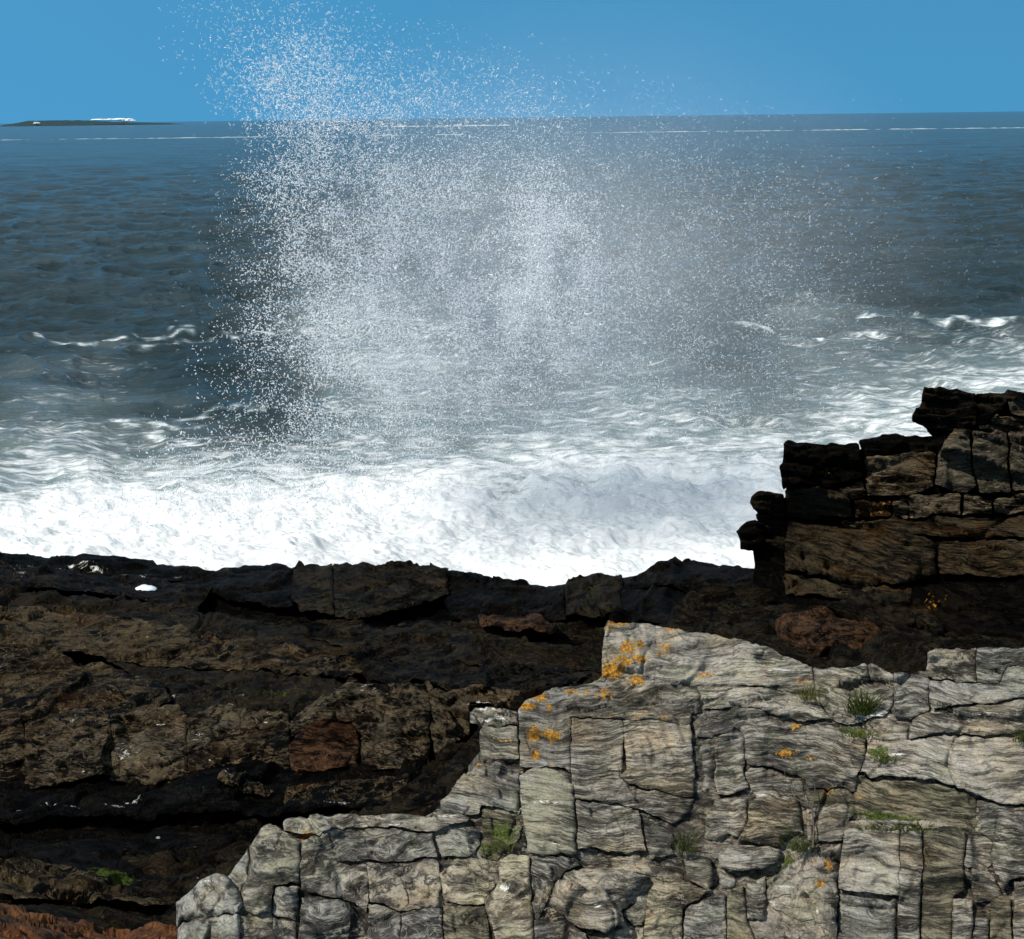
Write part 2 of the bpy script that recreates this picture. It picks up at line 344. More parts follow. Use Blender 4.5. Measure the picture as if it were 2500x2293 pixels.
# ---------------------------------------------------------------- rock builder
class Formation:
    """a rock face through control points (photo x, photo y, distance in metres)"""
    def __init__(s, pts, bed=(.17, .0), up=.25, detail=1.0, step=3.4, amp=1.0, lay=1.0):
        s.lay = lay; pts = np.array(pts, float)
        r = rays(pts[:, :2])
        f = tps(r[:, [0, 2]], 1.0 / pts[:, 2], 1e-4)
        s.inv = lambda px: 1.0 / np.clip(f(rays(px)[:, [0, 2]]), 1 / 60, 1 / 3.5)
        s.bed = bed; s.up = up; s.detail = detail; s.step = step; s.amp = amp
    def point(s, px):
        r = rays(px); D = s.inv(px)
        return np.array([0, 0, CAMZ]) + r * D[:, None]

def warp_px(px, amp):
    q = np.c_[px / 26.0, np.zeros(len(px))]
    q2 = np.c_[px / 9.0, np.zeros(len(px))]
    return px + amp * np.stack([fbm(q, 2, 3) + .6 * noise(q2, 5), fbm(q, 2, 9) + .6 * noise(q2, 8)], 1)

def relief(P, detail, bed, seed, g=None, lay=1.0):
    """height of the broken, bedded rock surface in metres"""
    s = detail
    W = P + .10 * s * np.stack([noise(P / (.45 * s), 1), noise(P / (.45 * s), 2), noise(P / (.45 * s), 4)], 1)
    B = np.stack([W[:, 0], W[:, 1], W[:, 2] + bed[0] * W[:, 0] + bed[1] * W[:, 1]], 1)
    fa, ea = facets(B * np.array([.7, .7, 1.3]) + seed * 1.7, .34 * s, 11)
    fb, eb = facets(B * np.array([.6, .6, 2.2]) + seed * 3.1, .12 * s, 23)
    d = fa * np.clip(ea * 2.4, 0, 1) * .085 * s / lay + fb * np.clip(eb * 2.4, 0, 1) * .030 * s - (1 - ea) * .014 * s - (1 - eb) * .006 * s
    # beds: thin sheets standing proud by different amounts
    g = np.zeros(len(P)) if g is None else g
    for th, am in ((.085 * s, .034 * s), (.03 * s, .018 * s)):
        k = B[:, 2] / th + .9 * noise(P / (.5 * s), 31)
        k0 = np.floor(k); f = np.clip((k - k0 - .78) / .22, 0, 1)
        lf_ = (B[:, 0] + .35 * noise(B / (.3 * s), 37)) / (.55 * s)
        lat = np.floor(lf_).astype(np.int64); lw = np.clip((lf_ - lat - .9) / .1, 0, 1)
        z = np.zeros_like(lat)
        ki = k0.astype(np.int64)
        h0 = (1 - lw) * _h(ki, lat, z, 41) + lw * _h(ki, lat + 1, z, 41); h1 = (1 - lw) * _h(ki + 1, lat, z, 41) + lw * _h(ki + 1, lat + 1, z, 41)
        d += am * lay * np.clip(1.15 * th / (g + 1e-6), 0, 1) ** 1.5 * ((1 - f) * h0 + f * h1 - .5) * 2
    d += .022 * s * np.clip(.12 * s / (g + 1e-6), .25, 1) * fbm(B * np.array([1, 1, 3.2]) / (.30 * s), 4, 51, .55)
    d += .007 * s * np.clip(.03 * s / (g + 1e-6), 0, 1) * fbm(B * np.array([1, 1, 2.5]) / (.05 * s), 3, 61, .6, True)
    return d

BASES = []      # surface samples that the bedrock below is hung on
SEED = [0]
def rock(name, poly, form, mat, parent=None, off=0.0, tilt=(0, 0), rnd=0.009, depth=.45, amp=1.0, wob=3.0, step=None, bulge=0.0, base=True, edge=1.0):
    SEED[0] += 1; seed = SEED[0]
    st = step or form.step
    poly = np.array(poly, float)
    # outline, resampled and roughened by a field that neighbours share
    out = []
    n = len(poly)
    for i in range(n):
        a, b = poly[i], poly[(i + 1) % n]
        k = max(1, int(np.hypot(*(b - a)) / st))
        for j in range(k): out.append(a + (b - a) * j / k)
    out = warp_px(np.array(out), wob * edge)
    # soften corners
    for _ in range(1): out = .5 * out + .25 * np.roll(out, 1, 0) + .25 * np.roll(out, -1, 0)
    lo, hi = out.min(0), out.max(0)
    gx, gy = np.meshgrid(np.arange(lo[0], hi[0], st), np.arange(lo[1], hi[1], st))
    g = np.stack([gx.ravel(), gy.ravel()], 1)
    r2 = np.random.default_rng(seed)
    g = g + r2.uniform(-.38, .38, g.shape) * st
    A, B = out, np.roll(out, -1, 0)
    def edge_dist(q):
        res = np.full(len(q), 1e9)
        for c in range(0, len(q), 4000):
            qq = q[c:c + 4000, None, :]; ab = (B - A)[None]; aq = qq - A[None]
            tt = np.clip((aq * ab).sum(2) / np.maximum((ab ** 2).sum(2), 1e-9), 0, 1)
            res[c:c + 4000] = np.sqrt(((aq - ab * tt[..., None]) ** 2).sum(2)).min(1)
        return res
    ins = np.zeros(len(g), bool)
    for a, b in zip(A, B):
        c = ((a[1] > g[:, 1]) != (b[1] > g[:, 1]))
        xx = (b[0] - a[0]) * (g[:, 1] - a[1]) / (b[1] - a[1] + 1e-12) + a[0]
        ins ^= c & (g[:, 0] < xx)
    g = g[ins]
    if len(g):
        e = edge_dist(g); g = g[e > st * .55]
    pts = np.r_[out, g] if len(g) else out
    m = len(out)
    cen = pts.mean(0)
    res = delaunay_2d_cdt([Vector(p - cen) for p in pts], [], [list(range(m))], 1, 1e-4)
    V2 = np.array([list(v) for v in res[0]]) + cen
    tris = [tuple(f) for f in res[2]]
    # outline order in the result
    omap = {}
    for i, orig in enumerate(res[3]):
        for o in orig:
            if o < m: omap[o] = i
    ring = [omap[o] for o in range(m) if o in omap]
    ring = [r for i, r in enumerate(ring) if r != ring[i - 1]]
    r = rays(V2); D = form.inv(V2)
    P = np.array([0, 0, CAMZ]) + r * D[:, None]
    mpp = D.mean() / FPX
    ed = edge_dist(V2) * mpp
    ed = ed * (1 + .35 * noise(P / (.12 * form.detail), 71))
    dl = np.full(len(V2), float(off))
    q = (V2 - cen) * mpp
    dl += -tilt[0] * q[:, 0] + tilt[1] * q[:, 1]           # tilt: + x turns towards the left, + y leans the top back
    dl += relief(P, form.detail, form.bed, 1, np.linalg.norm(form.point(V2 + [0, st]) - P, axis=1), form.lay) * amp * form.amp
    rv = np.clip(1.0 + 1.3 * noise(P / (.22 * form.detail), 73), .15, 2.2)
    tt = np.clip(ed / (rnd * rv), 0, 1); dl -= rnd * rv * 1.3 * (1 - np.sqrt(np.clip(1 - (1 - tt) ** 2, 0, 1)))
    if bulge:
        sz = max(hi - lo) * mpp * .5
        t2 = np.clip(ed / (sz * .55), 0, 1); dl += bulge * (1 - (1 - t2) ** 2)
    u = -r / np.linalg.norm(r, axis=1)[:, None]
    nv = u + np.array([0, 0, form.up]); nv /= np.linalg.norm(nv, axis=1)[:, None]
    F3 = P + nv * dl[:, None]
    # solid body going back into the rock
    ax = r.mean(0); ax /= np.linalg.norm(ax)
    c3 = F3[ring].mean(0)
    rings = []
    for k, (fr, sh) in enumerate(((0, 1.0), (.35, .99), (1.0, .93))):
        rr = c3 + (F3[ring] - c3) * sh + ax * depth * fr
        if k: rr = rr + .012 * form.detail * np.stack([noise(rr / .15, 81 + i) for i in range(3)], 1)
        rings.append(rr)
    V = np.r_[F3, rings[0], rings[1], rings[2]]
    nf = len(F3); L = len(ring)
    # CDT gives anticlockwise in (x right, y down) = clockwise seen by the camera
    faces = [(a, c, b) for a, b, c in tris]
    sm = [True] * len(faces)
    for k in range(2):
        for i in range(L):
            j = (i + 1) % L
            a, b = nf + k * L + i, nf + k * L + j
            faces.append((a, b, b + L, a + L)); sm.append(False)
    faces.append(tuple(nf + 2 * L + i for i in range(L - 1, -1, -1))); sm.append(False)
    rest = V.copy(); rest[:nf] = P + .3 * (F3 - P)
    mk = np.zeros((len(V), 3)); mk[:nf] = marks(V2, form)
    if base: BASES.append(np.r_[P[r2.integers(0, len(P), 6)] + ax * max(.95, .5 * form.detail)])
    loc = None if parent else (c3[0], c3[1], F3[:, 2].min())
    o = mesh_obj(name, V, faces, MAT[mat], parent, loc, sm, {'marks': mk, 'rest': rest[:, :, None]})
    return o
# ---------------------------------------------------------------- the rocks
# left front / right front pale outcrop, dark ledges behind, shore ledge, cliff
F_PALE = Formation([(430, 2200, 7.1), (440, 2293, 6.75), (700, 2030, 7.6), (700, 2293, 6.7), (1050, 2000, 7.75), (1050, 2293, 6.75), (1270, 1750, 8.0), (1480, 1520, 8.75), (1300, 2100, 7.35),
    (1350, 2293, 6.75), (1700, 1545, 8.8), (1700, 1900, 7.7), (1700, 2293, 6.75), (2000, 1640, 8.5), (2100, 2010, 7.35), (2100, 2293, 6.7), (2280, 1600, 8.4), (2500, 1590, 8.4), (2500, 1800, 7.7), (2500, 2293, 6.6), (3300, 1640, 8.3), (3300, 2293, 6.6)],
    bed=(.17, .05), up=.35, detail=1.0, step=3.1)
F_SHORE = Formation([(0, 1350, 20.3), (-700, 1330, 20.3), (-700, 1470, 17.0), (500, 1390, 20), (1000, 1388, 19), (1350, 1437, 17.6), (1700, 1366, 17), (1900, 1390, 16.2), (0, 1470, 17.0), (500, 1500, 17.2), (1000, 1520, 16.8), (1500, 1530, 15.2), (1900, 1570, 13.5)],
    bed=(.10, .0), up=.6, detail=2.0, step=4.2, amp=.8, lay=1.6)
F_SLAB = Formation([(0, 1440, 17.3), (-700, 1420, 17.3), (-700, 1740, 12.9), (0, 1580, 14.6), (0, 1740, 12.9), (500, 1500, 16.2), (500, 1700, 13.2), (1000, 1530, 15.6), (1000, 1690, 12.9), (1450, 1560, 14.6), (1450, 1680, 12.7)],
    bed=(.20, .0), up=1.0, detail=1.5, step=3.8, amp=.75, lay=2.0)
F_ROW = Formation([(0, 1750, 12.3), (-700, 1740, 12.4), (-700, 1920, 11.5), (0, 1920, 11.4), (500, 1730, 12.3), (500, 1900, 11.4), (900, 1670, 12.4), (900, 1890, 11.3), (1260, 1700, 11.6), (1100, 1900, 11.0)],
    bed=(.10, .0), up=.3, detail=1.25, step=3.8, amp=1.15)
F_LOW = Formation([(0, 1900, 11.6), (500, 1890, 11.5), (1050, 1870, 11.15), (0, 2020, 10.6), (500, 2000, 10.6), (1000, 2000, 10.2), (0, 2100, 9.3), (400, 2230, 8.4), (0, 2200, 8.2), (430, 2293, 7.8), (0, 2293, 7.3)],
    bed=(.12, .0), up=1.1, detail=1.3, step=3.8, amp=.8, lay=1.8)
F_CLIFF = Formation([(2255, 960, 14.3), (2500, 960, 14.0), (1920, 1085, 14.3), (2200, 1200, 14.0), (2500, 1200, 13.7), (1850, 1220, 14.5), (1800, 1310, 14.6), (1850, 1450, 14.4), (2200, 1430, 13.2), (2500, 1400, 12.9),
    (1900, 1560, 12.6), (2200, 1600, 11.9), (2500, 1590, 11.6), (3300, 1000, 14.0), (3300, 1590, 11.6)], bed=(.06, .0), up=.25, detail=1.7, step=4.2, amp=1.35, lay=1.3)

def base_pt(form, x, y): return tuple(form.point(np.array([[x, y]], float))[0] + np.array([0, .3, -.4]))

# --- right pale outcrop
oc = empty('rock_outcrop', base_pt(F_PALE, 1800, 2000), 'big pale grey fractured outcrop with orange lichen filling the lower right', 'rock outcrop')
def soft(k):
    k['off'] = .035 + (k.get('off', 0) - .035) * .62; k['tilt'] = tuple(v * .45 for v in k.get('tilt', (0, 0))); return k
B = lambda poly, mat='pale', **k: rock(k.pop('nm', 'block'), poly, F_PALE, mat, oc, **soft(k))
rock('core', [(1300, 1735), (1400, 1700), (1490, 1660), (1500, 1550), (1700, 1560), (1980, 1650), (2160, 1665), (2290, 1625), (2520, 1615), (3190, 1640), (3190, 2320), (1215, 2320), (1240, 2110), (1285, 2080), (1285, 1900)], F_PALE, 'mottled', oc, off=-.01, depth=1.2, step=7)
B([(1477, 1523), (1484, 1511), (1560, 1515), (1700, 1538), (1766, 1551), (1814, 1566), (1877, 1586), (1913, 1599), (1984, 1626), (1990, 1690), (1930, 1686), (1800, 1673), (1700, 1668), (1577, 1655), (1468, 1652), (1470, 1588)], off=.02, rnd=.025, tilt=(0, .12), depth=1.0)
B([(1354, 1686), (1399, 1679), (1448, 1668), (1468, 1648), (1577, 1653), (1700, 1666), (1708, 1690), (1706, 1728), (1687, 1745), (1686, 1774), (1600, 1764), (1500, 1754), (1392, 1756), (1380, 1720)], off=.03, tilt=(0, .35))
B([(1282, 1717), (1327, 1695), (1354, 1684), (1390, 1684), (1393, 1755), (1394, 1890), (1380, 1882), (1335, 1878), (1269, 1874), (1266, 1737)], 'grey', off=.04, tilt=(.15, .05))
B([(1269, 1901), (1305, 1879), (1336, 1883), (1372, 1899), (1398, 1923), (1403, 1952), (1407, 2093), (1367, 2090), (1327, 2095), (1289, 2088), (1280, 2030), (1269, 1950)], 'smooth', nm='column_block', off=.09, tilt=(-.12, .05), rnd=.018, amp=.55, bulge=.03)
B([(1394, 1757), (1521, 1760), (1522, 1800), (1520, 1880), (1512, 1895), (1540, 1930), (1572, 1978), (1466, 1960), (1404, 1953), (1396, 1920)], off=.05, tilt=(.04, .02), amp=.7)
B([(1523, 1760), (1600, 1764), (1686, 1775), (1690, 1830), (1697, 1903), (1600, 1888), (1530, 1878), (1523, 1800)], off=.055, tilt=(-.04, 0), amp=.75)
B([(1512, 1895), (1530, 1880), (1600, 1889), (1694, 1905), (1693, 1952), (1660, 1956), (1600, 1937), (1530, 1917)], 'tan', off=.085, bulge=.03, tilt=(0, .2), amp=.7)
B([(1535, 1921), (1600, 1939), (1694, 1956), (1690, 1978), (1665, 2000), (1640, 2012), (1600, 1992), (1568, 1975)], off=.04, amp=.8)
B([(1407, 1961), (1470, 1967), (1559, 1983), (1566, 2030), (1577, 2084), (1532, 2088), (1492, 2079), (1448, 2074), (1410, 2078)], off=.075, tilt=(.05, .03), amp=.8)
B([(1564, 1985), (1626, 2017), (1649, 2048), (1635, 2066), (1644, 2084), (1588, 2101), (1579, 2070)], 'grey', off=.02, tilt=(-.2, 0))
B([(1410, 2084), (1488, 2086), (1490, 2104), (1412, 2110)], 'grey', off=-.01, rnd=.015)
B([(1492, 2090), (1559, 2090), (1582, 2106), (1604, 2137), (1550, 2133), (1497, 2120)], off=.0)
B([(1588, 2104), (1640, 2088), (1660, 2100), (1668, 2140), (1606, 2138)], 'mottled', off=-.06)
B([(1218, 2104), (1251, 2090), (1291, 2095), (1296, 2182), (1301, 2254), (1304, 2320), (1212, 2320), (1202, 2271), (1193, 2245), (1180, 2208), (1202, 2184), (1219, 2160)], 'tan', off=.10, tilt=(.3, .05), rnd=.018, amp=.6)
B([(1295, 2099), (1349, 2095), (1407, 2101), (1416, 2111), (1381, 2124), (1354, 2162), (1336, 2209), (1316, 2252), (1300, 2250)], 'grey', off=.03, tilt=(-.35, 0), amp=.7)
B([(1322, 2256), (1376, 2258), (1425, 2285), (1445, 2320), (1306, 2320), (1303, 2258)], 'grey', off=.05)
B([(1537, 2182), (1555, 2139), (1584, 2140), (1590, 2205), (1568, 2262), (1541, 2262), (1522, 2240), (1518, 2220)], 'grey', off=.0, bulge=.02)
B([(1582, 2182), (1600, 2144), (1645, 2142), (1671, 2153), (1734, 2175), (1738, 2184), (1698, 2202), (1665, 2220), (1667, 2320), (1568, 2320), (1574, 2262)], 'tan', off=.08, bulge=.04, tilt=(.1, .1))
B([(1480, 2300), (1524, 2268), (1570, 2266), (1566, 2320), (1450, 2320)], 'mottled', off=.0)
B([(1747, 1956), (1797, 1947), (1823, 1959), (1823, 2012), (1803, 2048), (1779, 2039), (1747, 2052), (1721, 2044), (1720, 2003)], off=.03, bulge=.03, tilt=(-.1, .1))
B([(1747, 1807), (1814, 1793), (1819, 1854), (1812, 1889), (1828, 1930), (1788, 1943), (1752, 1943), (1745, 1907)], off=.05, tilt=(.1, .1))
B([(1702, 1802), (1744, 1809), (1745, 1863), (1743, 1930), (1718, 1950), (1711, 1934), (1709, 1863)], 'grey', off=-.02, rnd=.04, bulge=.02)
B([(1714, 1733), (1810, 1722), (1872, 1731), (1877, 1755), (1792, 1778), (1790, 1796), (1747, 1802), (1698, 1798), (1694, 1764)], 'grey', off=.0, tilt=(0, .3))
B([(1710, 1688), (1800, 1676), (1930, 1688), (1985, 1700), (2027, 1766), (1960, 1762), (1880, 1742), (1810, 1720), (1716, 1728)], off=.03, tilt=(0, .4))
B([(1794, 1780), (1877, 1757), (1930, 1764), (2029, 1780), (2064, 1798), (2114, 1802), (2109, 1854), (2094, 1889), (2087, 1934), (1973, 1934), (1966, 1903), (1926, 1889), (1886, 1880), (1828, 1872), (1820, 1854), (1815, 1796)], off=.065, tilt=(0, .1), rnd=.018, amp=.8)
B([(1816, 1889), (1832, 1876), (1886, 1883), (1957, 1907), (1964, 1952), (1913, 1949), (1848, 1950), (1830, 1930)], off=.0)
B([(1987, 1627), (2015, 1635), (2082, 1633), (2114, 1624), (2176, 1650), (2182, 1660), (2181, 1729), (2158, 1757), (2082, 1768), (2031, 1764), (1990, 1698)], off=.0, tilt=(0, .25))
B([(2181, 1655), (2261, 1646), (2268, 1671), (2266, 1747), (2225, 1764), (2185, 1757)], 'grey', off=.06, tilt=(.15, .05))
B([(2261, 1604), (2279, 1597), (2382, 1590), (2384, 1668), (2333, 1666), (2279, 1666), (2263, 1653)], 'mottled', off=.09, tilt=(.1, 0), nm='block')
B([(2384, 1591), (2520, 1590), (2520, 1632), (2458, 1635), (2440, 1666), (2386, 1668)], 'grey', off=.07)
B([(2268, 1671), (2384, 1670), (2440, 1668), (2460, 1637), (2520, 1634), (2520, 1700), (2404, 1731), (2270, 1747)], 'grey', off=.09, tilt=(0, .1), amp=1.2)
B([(2225, 1766), (2270, 1749), (2404, 1731), (2520, 1702), (2520, 1790), (2449, 1800), (2270, 1805), (2218, 1813), (2221, 1782)], off=.06, tilt=(0, .45))
B([(2112, 1789), (2154, 1773), (2219, 1780), (2214, 1813), (2118, 1818)], off=-.01, bulge=.02)
B([(2118, 1820), (2270, 1809), (2520, 1803), (2520, 1970), (2450, 1965), (2400, 1950), (2330, 1932), (2280, 1914), (2098, 1891), (2111, 1854)], off=.085, tilt=(0, .28), amp=.9)
B([(2087, 1896), (2225, 1912), (2297, 1925), (2386, 1948), (2384, 2028), (2333, 2019), (2261, 2003), (2225, 2003), (2150, 1998), (2082, 1996), (2047, 1977), (1968, 1963), (1970, 1938), (2084, 1938)], 'olive', off=.0, tilt=(0, -.25))
B([(2388, 1952), (2440, 1956), (2520, 1970), (2520, 1985), (2440, 1981), (2431, 2021), (2429, 2057), (2395, 2030)], 'grey', off=.03)
B([(1970, 1968), (2047, 1979), (2087, 1996), (2073, 2017), (2060, 2048), (2054, 2066), (1970, 2064), (1968, 2003)], off=.05, tilt=(-.1, .2))
B([(2069, 2023), (2158, 2017), (2194, 2017), (2195, 2100), (2194, 2198), (2091, 2186), (2047, 2182), (2051, 2111), (2060, 2048)], off=.10, tilt=(.06, 0), amp=.75)
B([(2196, 2017), (2243, 2017), (2248, 2030), (2252, 2119), (2247, 2182), (2243, 2320), (2190, 2320), (2194, 2200), (2197, 2100)], off=.09, tilt=(-.06, 0), amp=.75)
B([(2254, 2028), (2333, 2021), (2359, 2035), (2355, 2084), (2350, 2128), (2355, 2173), (2326, 2191), (2319, 2320), (2248, 2320), (2252, 2182)], 'olive', off=.05, tilt=(-.2, 0), amp=.8)
B([(2047, 2190), (2091, 2195), (2188, 2207), (2186, 2320), (2045, 2320)], 'grey', off=.035, rnd=.03)
B([(1821, 2162), (1868, 2139), (1872, 2182), (1868, 2249), (1823, 2249)], off=.03, bulge=.03)
B([(1776, 2184), (1814, 2166), (1821, 2249), (1850, 2320), (1774, 2320)], 'olive', off=.05, tilt=(.1, 0))
B([(1671, 2222), (1734, 2197), (1772, 2193), (1772, 2320), (1669, 2320)], 'grey', off=.06)
B([(2326, 2197), (2373, 2202), (2375, 2320), (2322, 2320)], off=.08, rnd=.02, amp=.6)
B([(2378, 2244), (2413, 2240), (2413, 2320), (2378, 2320)], off=.06, rnd=.02, amp=.6)
B([(2370, 2130), (2408, 2126), (2449, 2191), (2435, 2200), (2377, 2204)], off=.06, rnd=.02)
B([(2366, 2037), (2382, 2032), (2426, 2059), (2424, 2102), (2408, 2122), (2359, 2126), (2352, 2117), (2359, 2084)], off=.0, amp=1.2)
B([(2435, 1983), (2520, 1979), (2520, 2146), (2471, 2158), (2449, 2180), (2424, 2128), (2419, 2093), (2428, 2048)], off=.11, bulge=.05, rnd=.025, amp=.9, tilt=(.1, 0))
B([(2475, 2164), (2520, 2154), (2520, 2320), (2472, 2320)], off=.05)
B([(2417, 2202), (2449, 2190), (2464, 2200), (2468, 2320), (2417, 2320)], 'olive', off=.04)

for k_, (a_, b_) in enumerate(((2522, 2700), (2702, 2930), (2932, 3200))):      # the outcrop goes on beyond the frame
    for j_, (c_, d_) in enumerate(((1600 + 12 * k_, 1700), (1702, 1800), (1802, 1985), (1987, 2150), (2152, 2330))):
        B([(a_ + 8 * j_, c_), (b_ + 9 * j_, c_ + 6), (b_ + 4 * j_, d_), (a_ + 3 * j_, d_)], ('pale', 'grey', 'pale', 'tan', 'grey')[(j_ + k_) % 5], off=.02 * ((j_ * 3 + k_) % 4), step=8)

# separate stones lodged in the outcrop
TH = lambda nm, poly, mat, label, cat='stone', **k: prop(rock(nm, poly, k.pop('form', F_PALE), mat, None, base=False, **k), label, cat, k.get('group'))
TH('boulder', [(1356, 2173), (1381, 2130), (1425, 2115), (1497, 2122), (1555, 2135), (1584, 2144), (1566, 2182), (1531, 2209), (1515, 2236), (1524, 2265), (1480, 2300), (1403, 2273), (1372, 2247), (1342, 2220)], 'pale',
   'rounded pale boulder with swirling bands at bottom centre of outcrop', 'boulder', off=.11, bulge=.10, rnd=.04, depth=.5)
TH('stone', [(1669, 2082), (1738, 2094), (1743, 2164), (1732, 2173), (1676, 2151)], 'smooth', 'small smooth square grey stone wedged under the grassy crack', off=.07, rnd=.025, amp=.4, depth=.25)
TH('stone', [(1754, 2090), (1779, 2070), (1877, 2068), (1908, 2079), (1906, 2102), (1868, 2124), (1814, 2137), (1779, 2133), (1756, 2115)], 'pale', 'long flat pale wedge stone beneath the tan boulder', off=.08, rnd=.018, amp=.5, tilt=(0, .3), depth=.3)
TH('stone', [(1756, 2126), (1797, 2148), (1790, 2168), (1756, 2173)], 'grey', 'tiny triangular stone below the flat wedge stone', off=.03, rnd=.02, amp=.5, depth=.2)
TH('boulder', [(1828, 1970), (1850, 1954), (1913, 1952), (1948, 1965), (1960, 2048), (1939, 2048), (1913, 2057), (1904, 2071), (1850, 2066), (1803, 2060), (1807, 2044), (1823, 2017)], 'tan',
   'smooth tan boulder with a white quartz cap in the middle of the outcrop', 'boulder', off=.10, bulge=.05, rnd=.025, amp=.5, depth=.4)
TH('boulder', [(1870, 2148), (1913, 2121), (1948, 2095), (1966, 2077), (2056, 2072), (2049, 2111), (2045, 2182), (2041, 2320), (1928, 2320), (1931, 2254), (1904, 2245), (1879, 2218)], 'mottled',
   'dark mottled pitted boulder with orange spots and white quartz seam', 'boulder', off=.05, bulge=.08, rnd=.04, amp=1.5, depth=.5)

# --- left pale outcrop
ol = empty('rock_outcrop', base_pt(F_PALE, 850, 2200), 'lower grey block outcrop stepping down to the left beside the dark gully', 'rock outcrop')
L = lambda poly, mat='grey', **k: rock(k.pop('nm', 'block'), poly, F_PALE, mat, ol, **soft(k))
rock('core', [(470, 2200), (560, 2160), (625, 2060), (740, 2040), (1000, 2030), (1100, 1950), (1180, 1890), (1190, 1800), (1275, 1800), (1290, 2320), (450, 2320)], F_PALE, 'mottled', ol, off=-.01, depth=1.2, step=7)
L([(1175, 1777), (1262, 1777), (1266, 1854), (1220, 1856), (1171, 1861), (1173, 1813)], 'smooth', off=.03, amp=.5)
L([(1148, 1732), (1200, 1728), (1264, 1744), (1264, 1774), (1175, 1775), (1148, 1768)], 'mottled', off=.0, amp=1.3)
L([(1166, 1867), (1224, 1869), (1267, 1884), (1269, 1994), (1220, 1981), (1175, 1977), (1171, 2003), (1139, 2005), (1079, 2001), (1077, 1959), (1113, 1918)], 'grey', off=.04, tilt=(.1, .2))
L([(1177, 1983), (1269, 2001), (1273, 2030), (1269, 2057), (1222, 2084), (1215, 2100), (1173, 2091), (1177, 2048)], 'olive', off=.0)
L([(690, 2026), (697, 2010), (750, 2006), (858, 1992), (956, 1994), (1077, 2001), (1148, 2010), (1144, 2023), (1086, 2030), (1050, 2036), (956, 2025), (858, 2023), (780, 2045), (692, 2038)], 'pale', off=.08, tilt=(0, .35), nm='capping_slab')
L([(735, 2057), (800, 2038), (858, 2027), (956, 2029), (1055, 2040), (1060, 2070), (1068, 2093), (970, 2101), (800, 2101), (735, 2110)], 'grey', off=.05, tilt=(0, -.1))
L([(1064, 2050), (1104, 2037), (1171, 2037), (1171, 2066), (1157, 2093), (1079, 2093)], 'grey', off=.03, bulge=.03)
L([(627, 2039), (639, 2023), (661, 2019), (688, 2035), (732, 2059), (732, 2164), (670, 2173), (661, 2235), (625, 2242), (598, 2235), (590, 2182), (607, 2137), (612, 2066)], 'smooth', off=.09, bulge=.05, rnd=.025, amp=.8)
L([(556, 2135), (585, 2102), (605, 2068), (608, 2092), (602, 2138), (588, 2180), (572, 2157)], 'grey', off=.0)
L([(430, 2197), (482, 2164), (531, 2135), (556, 2137), (588, 2184), (592, 2225), (583, 2240), (447, 2244), (433, 2256)], 'grey', off=.07, bulge=.06, rnd=.04)
L([(433, 2260), (447, 2247), (583, 2243), (590, 2320), (436, 2320)], 'grey', off=.05, rnd=.04)
L([(592, 2246), (648, 2246), (643, 2320), (592, 2320)], 'mottled', off=-.05)
L([(737, 2077), (782, 2090), (826, 2103), (900, 2121), (898, 2200), (893, 2225), (864, 2200), (804, 2193), (741, 2182), (734, 2164), (733, 2115)], 'pale', off=.06, tilt=(.05, .15))
L([(672, 2175), (728, 2173), (728, 2231), (722, 2251), (667, 2235)], 'grey', off=.03, bulge=.02)
L([(667, 2246), (722, 2258), (724, 2320), (665, 2320)], 'grey', off=.05)
L([(737, 2195), (849, 2202), (854, 2218), (850, 2320), (728, 2320)], 'grey', off=.06)
L([(898, 2112), (1068, 2103), (1077, 2137), (1072, 2209), (1050, 2218), (979, 2227), (916, 2197), (902, 2198)], 'mottled', off=.05, amp=.9)
L([(900, 2204), (979, 2231), (974, 2320), (898, 2320)], 'grey', off=.08)
L([(981, 2231), (1077, 2215), (1081, 2320), (976, 2320)], 'grey', off=.06)
L([(1074, 2137), (1104, 2117), (1148, 2124), (1171, 2142), (1209, 2164), (1202, 2182), (1180, 2207), (1086, 2195), (1079, 2182)], 'tan', off=.05, bulge=.04, amp=1.1)
L([(1081, 2204), (1175, 2211), (1189, 2227), (1198, 2320), (1083, 2320)], 'olive', off=.03)
L([(1077, 2103), (1213, 2101), (1215, 2158), (1171, 2139), (1113, 2112)], 'mottled', off=-.04)
L([(800, 2102), (895, 2108), (895, 2117), (800, 2090)], 'grey', off=-.02, rnd=.01)

# --- dark cliff on the right
cl = empty('rock_cliff', base_pt(F_CLIFF, 2250, 1500), 'tall dark stepped cliff of cracked blocks on the right above the surf', 'cliff')
def gsoft(k):
    k['off'] = .10 + (k.get('off', 0) - .08) * 1.0; k['tilt'] = tuple(v * .5 for v in k.get('tilt', (0, 0))); return k
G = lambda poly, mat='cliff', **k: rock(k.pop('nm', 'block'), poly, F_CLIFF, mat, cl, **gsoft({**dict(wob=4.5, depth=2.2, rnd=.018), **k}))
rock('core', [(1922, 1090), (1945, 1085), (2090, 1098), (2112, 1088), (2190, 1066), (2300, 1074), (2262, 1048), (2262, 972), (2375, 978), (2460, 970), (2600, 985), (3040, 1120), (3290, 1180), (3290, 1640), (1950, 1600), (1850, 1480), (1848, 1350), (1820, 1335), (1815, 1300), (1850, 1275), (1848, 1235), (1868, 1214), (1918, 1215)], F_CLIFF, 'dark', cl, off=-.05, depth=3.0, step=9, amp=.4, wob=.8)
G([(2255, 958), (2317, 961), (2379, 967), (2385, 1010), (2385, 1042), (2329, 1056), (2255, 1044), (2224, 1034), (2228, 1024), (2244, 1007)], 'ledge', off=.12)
G([(2379, 967), (2429, 966), (2460, 957), (2520, 960), (2520, 975), (2460, 992), (2429, 1017), (2387, 1042)], 'ledge', off=.05)
